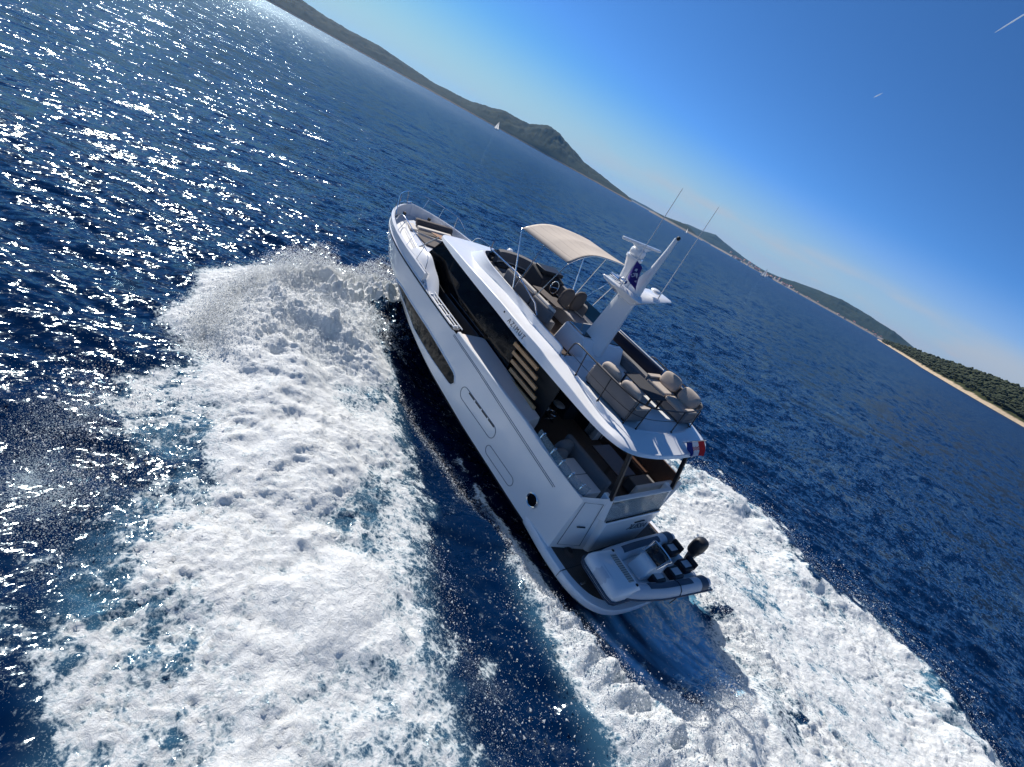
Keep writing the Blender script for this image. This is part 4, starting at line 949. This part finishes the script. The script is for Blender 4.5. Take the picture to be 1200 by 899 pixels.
# bimini -------------------------------------------------------------
cp = []
for i in range(25):
    u = i / 24.0; row = []
    for j in range(21):
        t = 1 - j / 10.0; y = -.15 + 1.57 * t
        crown = 6.63 + .13 * u; drop = (.46 if t > 0 else .07)
        sag = .035 * math.sin(math.pi * ((u * 2) % 1.0)) * (1 - t * t)
        x = 9.98 - 2.38 * u - .05 * (1 - t * t) * (1 - 2 * u) + .12 * (1 - t) * u
        row.append((x, y, crown - drop * abs(t) ** (2.6 if t > 0 else 2.2) - sag + .012 * math.sin(9 * t + 2 * u) * math.sin(math.pi * u)))
    cp.append(row[::-1])
bim = MB().grid(cp).build('bimini_canopy', CANVAS, Yp, angle=80, solid=.012)
fr_ = MB()
def rim_at(i): return [Vector(q) - Vector((0, 0, .02)) for q in cp[i]]
for i, (xh, zh) in ((0, (9.05, 4.55)), (12, (9.0, 4.6)), (24, (8.05, 4.92))):
    A_ = rim_at(i); fr_.tube([(xh, A_[-1].y, zh)] + [tuple(q) for q in A_[::-1]] + [(xh + .3, A_[0].y, zh)], .018 if i else .022, 8)
fr_.tube([tuple(rim_at(24)[0]), (7.6, -1.5, 4.5)], .014, 8); fr_.tube([tuple(rim_at(24)[0]), (8.6, -1.5, 5.1)], .011, 6)
fr_.build('bimini_frame', STEEL, bim)

# fly: windscreen, helm, seats (forward part under the bimini) --------
for s in (1,):
    MB().tube([(11.35, 1.02, 5.05), (11.2, 1.10, 4.82), (9.4, 1.25, 4.92), (7.9, 1.42, 4.72), (7.55, 1.48, 4.50)], .028, 8).build('windscreen_rail', STEEL, fly)
ws = MB()
pth_ = spline([(11.15, 1.12, 0), (11.48, .66, 0), (11.58, 0, 0), (11.48, -.66, 0), (11.1, -1.15, 0), (10.4, -1.36, 0), (9.4, -1.46, 0), (8.3, -1.56, 0)], 5)
ws.grid([[(x - .03, y, 4.50), (x + .02, y * 1.0, 4.74)] for x, y, z in pth_]); ws.build('fly_windscreen', SMOKE, fly, solid=.012)
bk = []
for x, y, z in pth_[4:]:
    cx, cy = x - (.16 if x > 11 else .03), y * (1 - .10 * min(1, abs(y)))
    bk.append((cx, cy))
bs = MB().loft([[(x - .02, y, 4.30), (x + .05, y - .02, 4.30), (x + .03, y - .02, 4.86), (x - .14, y + (.10 if y < -.3 else .0), 4.84), (x - .22, y + (.20 if y < -.3 else .0), 4.52)] for x, y in bk]).build('forward_seat_back', GREYF, fly, angle=50)
MB().tube([(x - .23, y + (.21 if y < -.3 else 0), 4.52) for x, y in bk], .022, 6).build('seat_piping', CREAM, bs)
def cush(name, x0, x1, y0, y1, z0, z1, m_, parent, M=None, bev=.05):
    return MB().box(x0, x1, y0, y1, z0, z1, M).build(name, m_, parent, bevel=bev, seg=3)
sun_pad = cush('sunpad', 9.9, 11.35, -1.15, .95, 4.03, 4.36, GREYF, fly, bev=.06)
MB().box(9.92, 11.3, -.12, -.09, 4.362, 4.368).box(10.6, 10.63, -1.1, .9, 4.362, 4.368).build('sunpad_seam', CHAR, sun_pad)
MB().box(10.9, 11.6, -1.0, .7, 4.36, 4.46, Matrix.Translation((0, 0, 0))).build('dashboard_cover', CHAR, fly, bevel=.04)
helm = MB().loft([[(10.5, -1.35, 4.03), (10.5, -.15, 4.03), (9.3, -.15, 4.03), (9.3, -1.35, 4.03)], [(10.35, -1.35, 5.08), (10.35, -.15, 5.08), (9.6, -.15, 4.9), (9.6, -1.35, 4.9)]]).build('helm_console', CHAR, Yp, bevel=.05)
MB().box(9.75, 10.3, -1.25, -.25, 5.0, 5.14, Matrix.Rotation(0, 4, 'Y')).build('instrument_cover', RAILB, helm, bevel=.02)
whl = [(9.38 + .05 * math.sin(a), -.68 + .21 * math.cos(a), 4.78 + .21 * math.sin(a)) for a in np.linspace(0, 2 * math.pi, 21)[:-1]]
MB().tube(whl, .016, 6, closed=True).tube([(9.36, -.88, 4.78), (9.36, -.48, 4.78)], .012, 6).tube([(9.5, -.68, 4.76), (9.36, -.68, 4.78)], .02, 6).build('steering_wheel', STEEL, helm)
for yy in (-.35, -1.0):
    hs = MB().box(8.45, 8.98, yy - .27, yy + .27, 4.48, 4.62).build('helm_seat', TAUPE, Yp, bevel=.05, seg=3)
    MB().ell((8.42, yy, 4.90), (.11, .30, .36), 16, 10, p=.75).build('seat_back', TAUPE, hs)
    MB().tube([(8.7, yy, 4.03), (8.7, yy, 4.5)], .05, 10).build('seat_post', STEEL, hs)
dn = MB().loft([[(9.30, -.05, 4.66), (9.30, .42, 4.66), (8.05, .30, 4.66), (7.95, -.20, 4.66)], [(9.30, -.05, 4.70), (9.30, .42, 4.70), (8.05, .30, 4.70), (7.95, -.20, 4.70)]]).build('folding_table', TAUPE, Yp, bevel=.012)
MB().tube([(8.6, .15, 4.03), (8.6, .15, 4.66)], .05, 10).build('table_leg', STEEL, dn)
# port L-sofa: grey backs with cream bolsters on top
so = MB().box(7.45, 9.9, .62, 1.18, 4.03, 4.42).build('port_sofa', GREYF, Yp, bevel=.05, seg=3)
for x0, x1 in ((7.35, 8.35), (8.4, 9.25), (9.3, 9.95)):
    MB().box(x0, x1, 1.02, 1.18, 4.35, 4.80).build('backrest', GREYF, so, bevel=.05, seg=3)
    MB().tube([(x0 + .04, 1.06, 4.82), (x1 - .04, 1.06, 4.82)], .065, 10).build('bolster', CREAM, so)
MB().ell((9.75, .85, 4.55), (.26, .3, .17), 14, 8, p=.7).build('cushion', BEIGE, so)
# starboard quilted bench with blue-tinted side screen
qb = MB().box(7.35, 9.2, -1.45, -.62, 4.03, 4.47).build('quilted_bench', QUILT, Yp, bevel=.05, seg=3)
MB().box(7.35, 7.50, -1.45, -.62, 4.45, 4.62).build('bench_back', QUILT, qb, bevel=.04, seg=3)
MB().box(7.4, 8.6, -1.60, -1.56, 4.5, 4.95).build('side_screen', mat('blue_tinted_acrylic', (.03, .12, .22), .08, alpha=.8), qb)
# starboard long bench aft with a dark backrest, and its wind screen
sb = MB().box(4.75, 6.9, -1.72, -1.22, 4.25, 4.52).build('starboard_bench', GREYF, Yp, bevel=.04, seg=3)
MB().box(4.75, 6.9, -1.86, -1.72, 4.25, 4.88).build('bench_backrest', NAVY, sb, bevel=.03)
MB().tube([(4.75, -1.79, 4.91), (6.9, -1.79, 4.91)], .022, 8).build('bench_rail', GEL, sb)

# dark rail round the aft fly deck -----------------------------------
rl = MB()
top = [(5.72, 1.70, 4.36), (5.62, 1.78, 4.82), (5.50, 1.82, 4.94), (5.35, 1.84, 4.97), (4.9, 1.86, 4.97), (4.0, 1.87, 4.97), (3.4, 1.80, 4.97), (3.08, 1.66, 4.97), (2.88, 1.35, 4.97), (2.78, .8, 4.97), (2.74, 0, 4.97), (2.78, -.8, 4.97), (2.88, -1.35, 4.97), (3.08, -1.66, 4.97), (3.4, -1.80, 4.97), (4.0, -1.87, 4.97), (4.9, -1.90, 4.97), (5.4, -1.90, 4.95), (5.5, -1.88, 4.6)]
rl.tube(spline(top, 4), .021, 8)
mid_ = [(x, y, 4.62) for x, y, z in top[2:-1]]
rl.tube(spline(mid_, 4), .009, 6)
for x, y in ((4.99, 1.81), (3.93, 1.90), (3.06, 1.74), (2.84, 1.42), (2.68, -.15), (2.86, -1.5), (3.2, -1.76), (4.4, -1.88)):
    f = np.array(spline(top, 4)); d = (f[:, 0] - x) ** 2 + (f[:, 1] - y) ** 2; q = f[np.argmin(d)]
    rl.tube([(x, y, 4.24), (q[0], q[1], 4.97)], .016, 8); rl.tube([(x, y, 4.24), (x, y, 4.30)], .030, 8)
rl.build('fly_railing', RAILB, fly)

# cockpit --------------------------------------------------------------
cab2 = MB().box(2.62, 3.92, 1.12, 2.02, 1.5, 2.16).build('cockpit_cabinet', GEL, Yp, bevel=.04, seg=3)
MB().box(3.27, 3.285, 1.13, 2.01, 2.158, 2.166).build('cabinet_seam', RUB, cab2)
cs = MB().box(2.65, 4.5, .30, 1.08, 1.5, 1.92).build('cockpit_sofa', GREYF, Yp, bevel=.05, seg=3)
MB().box(2.62, 4.55, .90, 1.10, 1.85, 2.48).build('sofa_back', GREYF, cs, bevel=.06, seg=3)
MB().ell((4.22, 1.38, 2.10), (.16, .36, .42), 16, 10, p=.7).build('cushion', GREYF, cs); MB().ell((4.0, 1.75, 2.05), (.16, .34, .36), 16, 10, p=.7).build('cushion', GREYF, cs)
MB().box(2.35, 5.6, -2.38, -2.30, 1.5, 2.6).box(3.2, 5.6, -2.30, -1.9, 1.5, 1.95).build('starboard_locker', BROWN, Yp, bevel=.02)
MB().box(2.45, 3.2, -2.25, -1.1, 1.5, 1.9).build('aft_bench', GREYF, Yp, bevel=.05, seg=3)
MB().box(2.35, 2.5, -2.2, -.2, 1.7, 2.38).build('aft_bench_back', CREAM, Yp, bevel=.05, seg=3)
ct = MB().box(3.0, 4.3, -1.0, -.1, 2.14, 2.19).build('dining_table', BROWN, Yp, bevel=.015)
MB().tube([(3.6, -.55, 1.5), (3.6, -.55, 2.14)], .06, 10).build('table_leg', STEEL, ct)
gl = MB().grid([[(x, y - .02, z - .06), (x, y - .09, z + .22)] for x, y, z in spline([(4.55, 2.44, 2.46), (3.9, 2.44, 2.42), (3.2, 2.43, 2.38), (2.75, 2.40, 2.36), (2.42, 2.30, 2.42)], 4)]).build('side_glass', CLEAR, bulw, solid=.012)
for x, y, z in ((4.40, 2.36, 2.62), (3.85, 2.36, 2.58), (3.45, 2.35, 2.56), (3.02, 2.34, 2.54), (2.62, 2.28, 2.54)):
    MB().tube([(x, y + .05, z - .20), (x, y, z), (x - .02, y - .05, z + .06)], .022, 8).ell((x, y, z), (.035, .035, .045), 10, 6).build('glass_clamp', STEEL, bulw)
MB().box(6.2, 6.9, -1.7, -.9, 1.5, 2.45).build('cockpit_bar', GREYP, Yp, bevel=.03)
MB().box(5.15, 5.65, -1.9, -1.55, 1.5, 2.9).build('side_cabinet', GEL, Yp, bevel=.03)

# foredeck lounge -------------------------------------------------------
fl = MB().loft([[(14.2, 1.75, 2.80), (16.2, 1.30, 2.80), (17.1, .85, 2.80), (17.25, .3, 2.80), (17.25, -.3, 2.80), (17.1, -.85, 2.80), (16.2, -1.30, 2.80), (14.2, -1.75, 2.80)], [(14.2, 1.70, 2.96), (16.2, 1.25, 2.96), (17.05, .80, 2.96), (17.2, .3, 2.96), (17.2, -.3, 2.96), (17.05, -.80, 2.96), (16.2, -1.25, 2.96), (14.2, -1.70, 2.96)]]).build('foredeck_lounge', GEL, Yp, bevel=.04, seg=3)
MB().loft([[(16.82, .55, 2.97), (16.92, -1.42, 2.97), (16.66, -1.36, 2.97), (16.54, .60, 2.97)], [(16.92, .58, 3.25), (17.02, -1.42, 3.25), (16.80, -1.36, 3.25), (16.68, .62, 3.25)]]).build('lounge_backrest', TAUPE, fl, bevel=.06, seg=3)
MB().loft([[(16.50, .62, 2.97), (16.58, -1.2, 2.97), (16.36, -1.1, 2.97), (16.26, .66, 2.97)], [(16.50, .62, 3.08), (16.58, -1.2, 3.08), (16.36, -1.1, 3.08), (16.26, .66, 3.08)]]).build('lounge_seat', CREAM, fl, bevel=.03, seg=3)
MB().loft([[(16.22, .72, 2.962), (16.30, -1.05, 2.962), (15.92, -.9, 2.962), (15.90, .80, 2.962)], [(16.22, .72, 3.0), (16.30, -1.05, 3.0), (15.92, -.9, 3.0), (15.90, .80, 3.0)]]).build('lounge_well', TAUPE, fl, bevel=.01)
MB().loft([[(15.80, .98, 2.965), (15.72, .90, 2.965), (15.30, -.30, 2.965), (15.42, -.36, 2.965)], [(15.80, .98, 3.06), (15.72, .90, 3.06), (15.30, -.30, 3.06), (15.42, -.36, 3.06)]]).build('lounge_rim', CREAM, fl, bevel=.025)
MB().loft([[(15.62, 1.12, 2.965), (15.2, -.2, 2.965), (14.4, -.2, 2.965), (14.75, 1.05, 2.965)], [(15.62, 1.12, 3.03), (15.2, -.2, 3.03), (14.4, -.2, 3.03), (14.75, 1.05, 3.03)]]).build('lounge_pad', TAUPE, fl, bevel=.03, seg=3)
MB().loft([[(16.55, 1.08, 2.965), (16.66, .72, 2.965), (15.95, .86, 2.965), (15.92, 1.24, 2.965)], [(16.55, 1.08, 3.06), (16.66, .72, 3.06), (15.95, .86, 3.06), (15.92, 1.24, 3.06)]]).build('bow_pad', CREAM, fl, bevel=.03, seg=3)
MB().loft([[(15.92, .26, 3.12), (15.86, -.35, 3.12), (15.35, -.30, 3.12), (15.45, .12, 3.12)], [(15.92, .26, 3.16), (15.86, -.35, 3.16), (15.35, -.30, 3.16), (15.45, .12, 3.16)]]).build('lounge_table', TEAKL, fl, bevel=.01)
wl = MB(); wl.tube([(17.5, -.15, 2.8), (17.5, -.15, 3.0)], .09, 12); wl.tube([(17.6, -.1, 2.88), (18.0, -.05, 2.88)], .04, 8); wl.box(17.4, 17.6, -.55, -.33, 2.8, 2.95)
wl.build('windlass', STEEL, Yp, bevel=.01)
for q in ((17.72, -.62), (17.2, -1.25), (17.5, .78)):
    MB().box(q[0] - .06, q[0] + .06, q[1] - .05, q[1] + .05, 2.98, 3.12).build('mooring_cleat', RUB, Yp, bevel=.01)
br = MB()
for s in (1, -1):
    tp = [(18.42, 0, 3.78), (18.25, s * .55, 3.80), (17.75, s * 1.12, 3.78), (17.0, s * 1.58, 3.72), (16.3, s * 1.85, 3.30)]
    br.tube(spline(tp, 4), .015, 6)
    for x, y, z in ((18.25, .55, 3.80), (17.75, 1.12, 3.78), (17.1, 1.53, 3.73)):
        br.tube([(x - .03, s * (y_rim(x - .03) - .06), z_rim(x) - .02), (x, s * y, z)], .013, 6)
    side = [(16.0, s * 1.95, 3.22), (15.6, s * 2.02, 3.62), (14.0, s * 2.26, 3.62), (12.6, s * 2.36, 3.52), (12.3, s * 2.38, 3.05)]
    br.tube(spline(side, 4), .014, 6)
    for x, y in ((15.0, 2.13), (13.9, 2.27), (12.95, 2.34)): br.tube([(x, s * (y_rim(x) - .06), z_rim(x)), (x, s * y, 3.61)], .012, 6)
br.build('bow_railing', STEEL, Yp)
MB().tube([(18.48, .06, 3.28), (18.46, .10, 3.34), (18.2, .62, 3.33), (17.9, .98, 3.31)], .02, 6).build('bow_fairlead', STEEL, Yp)
an = MB(); an.tube([(18.30, .08, 1.9), (18.42, .10, 2.2), (18.46, .08, 2.6)], .035, 8); an.loft([[(18.28, .18, 1.75), (18.40, .12, 2.0), (18.34, -.05, 1.95), (18.25, -.05, 1.7)], [(18.36, .22, 1.72), (18.46, .14, 2.02), (18.40, -.05, 1.98), (18.34, -.06, 1.68)]])
an.build('anchor', STEEL, Yp)
# ------------------------------------------------------------------ the tender carried on the platform
TUBE = mat('grey_white_hypalon', (.60, .62, .65), .45, var=.03, rvar=.08)
PATCH = mat('slate_hypalon_patch', (.055, .075, .11), .5, var=.1)
TBLK = mat('black_vinyl', (.014, .015, .020), .5, bump=.1, bscale=200)
PADG = mat('pale_grey_vinyl', (.50, .51, .53), .6, var=.05)
TREAD = striped('moulded_tread', (.50, .45, .39), (.16, .14, .12), 1, 16, .28, .6, .08, .8)
TM = BM @ Matrix.Translation((.68, 0, .61)) @ Matrix.Rotation(R(85.6), 4, 'Z')
tender = empty('inflatable_tender', TM, 'white and grey rigid inflatable tender with black outboard lying across the stern platform', 'dinghy')
def hbm(u): return float(np.interp(u, [-2.2, -1, 0, 1.0, 1.6, 1.95], [.80, .74, .68, .57, .44, .26]))
ctr = [(u, hbm(u)) for u in (-2.2, -1.6, -.8, 0, .6, 1.1, 1.5, 1.78)] + [(1.95, .22)]
path = spline([(u, v, .40 + .05 * max(0, u) ** 1.5) for u, v in ctr] + [(u, -v, .40 + .05 * max(0, u) ** 1.5) for u, v in ctr[::-1]], 4)
n_p = len(path); rad = [.225 * (1 if 3 < i < n_p - 4 else (.62 + .12 * min(i, n_p - 1 - i))) for i in range(n_p)]
tb = MB().tube(path, rad, 18).build('tube', TUBE, tender, angle=60)
ru = MB(); ru.tube([(u + .0, v * (1 + .235 / max(abs(v), .2)) if abs(v) > .3 else v, z - .02) for u, v, z in path if u < 1.7 and v > 0], .028, 8)
ru.tube([(u, v * (1 + .235 / max(abs(v), .2)), z - .02) for u, v, z in path if u < 1.7 and v < 0], .028, 8)
ru.build('rubbing_strake', PATCH, tb)
for s in (1, -1):
    MB().tube([q for q in path if -2.0 < q[0] < -1.45 and q[1] * s > 0], .229, 18).build('side_patch', PATCH, tb, angle=60)
    P_ = [(u, v, z) for u, v, z in path if -1.35 < u < .8 and v * s > 0]
    MB().grid([[(u, v * (1 + .232 * math.sin(R(a)) / abs(v)), z + .232 * math.cos(R(a))) for a in (-34, -20, -8, 4, 16)] for u, v, z in P_]).build('tube_pad', PATCH, tb, angle=80)
MB().loft([[(-2.05, 0, .02), (-2.05, .62, .30), (-2.05, .62, .36), (-2.05, -.62, .36), (-2.05, -.62, .30)], [(.6, 0, .02), (.6, .55, .30), (.6, .55, .36), (.6, -.55, .36), (.6, -.55, .30)], [(1.7, 0, .25), (1.7, .25, .38), (1.7, .25, .42), (1.7, -.25, .42), (1.7, -.25, .38)]]).build('hull', GEL, tender, angle=30)
for u in (-1.3, .8): MB().box(u - .08, u + .08, -.5, .5, .0, .12).build('chock', RUB, tender, bevel=.01)
def bowl_(u0, u1, w, z, r=.16):
    return [(u0, -w, z), (u0, w, z), (u1 - r, w, z), (u1 - r * .3, w - r * .35, z), (u1, w - r * 1.3, z), (u1, -w + r * 1.3, z), (u1 - r * .3, -w + r * .35, z), (u1 - r, -w, z)]
bw_ = MB().loft([bowl_(1.20, 2.12, .62, .26), bowl_(1.16, 2.18, .66, .40), bowl_(1.14, 2.18, .66, .58), bowl_(1.18, 2.12, .61, .70), bowl_(1.24, 2.02, .53, .76)]).build('bow_platform', GEL, tender, bevel=.02, seg=3, angle=40)
MB().tube([(u, v, .44) for u, v, z in bowl_(1.3, 2.205, .685, .44)[1:]] + [(1.3, -.685, .44)], .03, 8).tube([(u, v, .34) for u, v, z in bowl_(1.3, 2.185, .665, .34)[1:]] + [(1.3, -.665, .34)], .022, 8).build('bow_fender', PATCH, bw_)
MB().box(1.30, 1.52, -.42, .42, .755, .775).build('bow_tread', TREAD, bw_, bevel=.01)
for s in (1, -1): MB().ell((1.30, s * .52, .76), (.045, .045, .03), 10, 6).build('bow_cleat', RUB, bw_)
MB().box(-1.9, 1.2, -.5, .5, .34, .385).build('floor', GELN, tender)
co = MB().loft([[(-.20, -.32, .38), (-.20, .32, .38), (.62, .27, .38), (.62, -.27, .38)], [(-.12, -.30, .95), (-.12, .30, .95), (.42, .25, .88), (.42, -.25, .88)]]).build('console', GEL, tender, bevel=.05, seg=3)
MB().box(-.14, -.105, -.25, .25, .62, .88, Matrix.Rotation(R(0), 4, 'Y')).build('dash_panel', TBLK, co)
wf_ = spline([(.34, -.30, .88), (.12, -.32, 1.10), (.0, -.30, 1.20), (.0, .30, 1.20), (.12, .32, 1.10), (.34, .30, .88)], 4)
MB().tube(wf_, .022, 8).build('windshield_frame', STEEL, co)
MB().grid([[(.30, -.27, .93), (.02, -.27, 1.18)], [(.30, .27, .93), (.02, .27, 1.18)]]).build('windshield', SMOKE, co, solid=.008)
MB().tube([(-.22 + .05 * math.sin(a), .16 * math.cos(a), .82 + .16 * math.sin(a)) for a in np.linspace(0, 2 * math.pi, 17)[:-1]], .014, 6, closed=True).tube([(-.12, 0, .8), (-.23, 0, .82)], .02, 6).build('steering_wheel', RUB, co)
for i, (u, v) in enumerate(((.02, .34), (-.85, .36), (-1.55, .22), (-1.50, -.36))):
    st = MB().box(u - .23, u + .23, v - .20, v + .20, .38, .62).build('seat', TBLK, tender, bevel=.05, seg=3)
    MB().box(u - .17, u + .17, v - .11, v + .11, .61, .635).build('seat_pad', PADG, st, bevel=.012)
    if i > 1: MB().box(u - .30, u - .20, v - .20, v + .20, .50, .76).build('seat_back', TBLK, st, bevel=.04, seg=3)
ob = MB().ell((-2.26, -.08, .90), (.27, .21, .32), 20, 12, p=.72).build('outboard_motor', TBLK, tender, angle=60)
MB().loft([[(-2.20, -.14, .30), (-2.20, .04, .30), (-2.40, .03, .30), (-2.40, -.13, .30)], [(-2.12, -.18, .70), (-2.12, .08, .70), (-2.44, .07, .70), (-2.44, -.17, .70)]]).build('motor_leg', mat('grey_motor_leg', (.12, .12, .13), .4), ob, bevel=.02)
MB().tube([(-2.51, -.08, .80), (-2.54, -.08, .92), (-2.50, -.08, 1.02)], .03, 8).tube([(-2.10, .135, .84), (-2.42, .135, .84)], .016, 6).build('motor_trim', STEEL, ob)
for u in (-.55,):
    MB().tube([(u, .9 + .0 * k, .0) if k == 0 else (u, hbm(u) + .235 * math.cos(R(a)), .40 + .24 * math.sin(R(a))) for k, a in enumerate((0, -20, 10, 40, 70, 100, 130))], .012, 6).build('lashing_strap', RUB, tender)

# ------------------------------------------------------------------ loose furniture on the aft flybridge and in the cockpit
def sofa(M, lab, back_h=.66):
    e = empty('lounge_sofa', M, lab, 'sofa', 'lounge sofas on the aft flybridge')
    f = MB().box(-.80, .80, -.36, .40, .06, .28).build('base', GREYF, e, bevel=.03, seg=3)
    for s in (1, -1): MB().box(s * .74 - .05, s * .74 + .05, -.30, .34, -.0, .08).build('foot', RAILB, f)
    MB().loft([[(-.80, .30, .06), (.80, .30, .06), (.80, .40, .06), (-.80, .40, .06)], [(-.80, .36, back_h), (.80, .36, back_h), (.80, .45, back_h), (-.80, .45, back_h)]]).build('back', GREYF, e, bevel=.025, seg=3)
    for s in (1, -1):
        MB().box(s * .40 - .38, s * .40 + .38, -.38, .22, .27, .42).build('seat_cushion', BEIGE, e, bevel=.05, seg=3)
        cb = MB().ell((0, 0, 0), (.34, .12, .25), 20, 12, p=.6).build('back_cushion', BEIGE, e, angle=80)
        cb.matrix_local = Matrix.Translation((s * .39, .20, .62)) @ Matrix.Rotation(R(-16), 4, 'X') @ Matrix.Rotation(R(s * 4), 4, 'Y')
    for s in (1, -1):
        a_ = MB().box(s * .81 - .07, s * .81 + .07, -.36, .38, .06, .46).build('armrest', GREYF, e, bevel=.04, seg=3)
        MB().box(s * .81 - .09, s * .81 + .09, -.36, .34, .45, .51).build('arm_pad', BEIGE, a_, bevel=.025, seg=3)
    return e
sofa(BM @ Matrix.Translation((3.95, 1.24, 4.25)) @ Matrix.Rotation(R(0), 4, 'Z'), 'grey sofa with its tall plain back turned to the near rail')
sofa(BM @ Matrix.Translation((3.85, -1.38, 4.25)) @ Matrix.Rotation(R(180), 4, 'Z'), 'grey sofa by the far rail showing plump beige back cushions')
tbl = empty('coffee_table', BM @ Matrix.Translation((4.25, -.42, 4.25)), 'low charcoal coffee table between the two lounge sofas', 'table')
MB().box(-.62, .62, -.40, .40, .34, .38).build('tabletop', CHAR, tbl, bevel=.012)
for sx in (1, -1):
    for sy in (1, -1): MB().box(sx * .54 - .025, sx * .54 + .025, sy * .33 - .025, sy * .33 + .025, 0, .345).build('leg', RAILB, tbl)
def stool(x, y, lab):
    e = empty('bar_stool', BM @ Matrix.Translation((x, y, 1.5)), lab, 'stool', 'bar stools in the cockpit')
    MB().ell((0, 0, .64), (.22, .22, .05), 20, 8, p=.8).build('seat', mat('stool_grey', (.30, .30, .305), .7, var=.1) if 'stool_grey' not in bpy.data.materials else bpy.data.materials['stool_grey'], e)
    MB().tube([(0, 0, .02), (0, 0, .62)], .028, 10).build('post', STEEL, e)
    MB().tube([(-.22, 0, .02), (.22, 0, .02)], .018, 6).tube([(0, -.22, .02), (0, .22, .02)], .018, 6).build('foot', STEEL, e)
    MB().tube([(.16 * math.cos(a), .16 * math.sin(a), .25) for a in np.linspace(0, 2 * math.pi, 17)[:-1]], .012, 6, closed=True).tube([(-.16, 0, .25), (.16, 0, .25)], .01, 6).build('footrest', STEEL, e)
stool(6.15, .58, 'round grey bar stool nearest the teak slats')
stool(6.25, -.28, 'round grey bar stool farther in from the teak slats')
hk = MB().tube([(2.02, -2.28, .66), (1.55, -2.38, .66)], .022, 8).build('boat_hook', mat('pale_wood', (.55, .47, .36), .5, var=.15)); hk.matrix_world = BM
tag(hk, 'pale short boat hook lying on the far corner of the stern platform', 'boat hook')
# fender-like coil of lines beside the tender
cl2 = MB()
for k in range(3): cl2.tube([(1.95 + (.16 - .03 * k) * math.cos(a), 1.85 + (.16 - .03 * k) * math.sin(a), .63 + .02 * k) for a in np.linspace(0, 2 * math.pi, 21)[:-1]], .014, 6, closed=True)
cl2 = cl2.build('coiled_rope', mat('brown_rope', (.12, .085, .07), .9, var=.3, scale=60)); cl2.matrix_world = BM
tag(cl2, 'dark coil of mooring line on the teak platform beside the transom', 'rope')

# ------------------------------------------------------------------ flags
def flag(name, H0, H1, F, mats, lab, waves=.05, n=18, m_=12, cat='flag'):
    """cloth from the hoist H0-H1 flying along F; mats = strips from H0 to H1"""
    e = empty(name, BM @ Matrix.Translation(H0), lab, cat)
    H0, H1, F = Vector(H0), Vector(H1), Vector(F); up = H1 - H0; nrm = F.cross(up).normalized()
    def P(u, v): return up * v + F * u + nrm * (waves * math.sin(5.5 * u + 2.2 * v) * (.25 + u)) + up * (-.12 * u * u) + F * (-.08 * math.sin(3 * v) * u)
    k = len(mats)
    for q, (nm, mt) in enumerate(mats):
        MB().grid([[P(i / n, (q + j / m_) / k) for j in range(m_ + 1)] for i in range(n + 1)]).build(nm, mt, e, angle=180, solid=.004)
    return e, P, nrm
FR, FW_, FB = mat('flag_red', (.50, .018, .025), .8, var=.08), mat('flag_white', (.75, .75, .77), .8), mat('flag_blue', (.012, .03, .21), .8, var=.08)
fe, P_, nr = flag('ensign', (2.29, -.50, 4.26), (1.97, -.50, 4.65), (-.30, -.05, -.27), [('blue_stripe', FB), ('white_stripe', FW_), ('red_stripe', FR)], 'red white and blue ensign with a chequered shield on its raked stern staff', .04)
ck = MB()
for side in (1, -1):
    for a in range(5):
        for b in range(5):
            if (a + b) % 2 == 0:
                u0, v0 = .36 + a * .055, .33 + b * .068
                q = [P_(u0, v0), P_(u0 + .055, v0), P_(u0 + .055, v0 + .068), P_(u0, v0 + .068)]
                ck.add([p_ + nr * .006 * side for p_ in q], [(0, 1, 2, 3)])
ck.build('chequered_shield', FR, fe)
MB().tube([Vector((2.46, -.50, 4.06)) - Vector((2.29, -.50, 4.26)), Vector((1.93, -.50, 4.70)) - Vector((2.29, -.50, 4.26))], .014, 8).build('staff', STEEL, fe)
FV = mat('flag_violet', (.035, .022, .19), .8, var=.15)
me_, P2, nr2 = flag('pennant', (6.36, .34, 6.84), (6.44, .30, 7.36), (-.46, .10, -.10), [('cloth', FV)], 'crumpled violet house flag with a white device flying from the mast', .10, 16, 16)
em = MB()
for side in (1, -1):
    for uv in ([(.25, .30), (.42, .26), (.50, .42), (.38, .50)], [(.40, .52), (.62, .40), (.70, .52), (.52, .62)], [(.30, .58), (.42, .62), (.40, .76), (.30, .70)], [(.60, .22), (.74, .26), (.70, .36)]):
        q = [P2(u, v) + nr2 * .010 * side for u, v in uv]; em.add(q, [tuple(range(len(q)))])
em.build('white_device', FW_, me_)
MB().tube([Vector((6.33, .35, 6.62)) - Vector((6.36, .34, 6.84)), Vector((6.46, .30, 7.5)) - Vector((6.36, .34, 6.84))], .006, 6).build('halyard', STEEL, me_)
# ------------------------------------------------------------------ sea haze
hz_, t_, b_ = nodes_of('sea_haze'); t_.nodes.remove(b_)
pv = t_.nodes.new('ShaderNodeVolumePrincipled'); pv.inputs['Color'].default_value = (.17, .50, 1.0, 1); pv.inputs['Density'].default_value = 3e-5; pv.inputs['Anisotropy'].default_value = .35
t_.links.new(pv.outputs[0], t_.nodes['Material Output'].inputs['Volume'])
hb_ = MB().box(-14000, 14000, -14000, 14000, -6, 330).build('haze', hz_)
tag(hb_, 'thin pale sea haze over the water', kind='stuff')
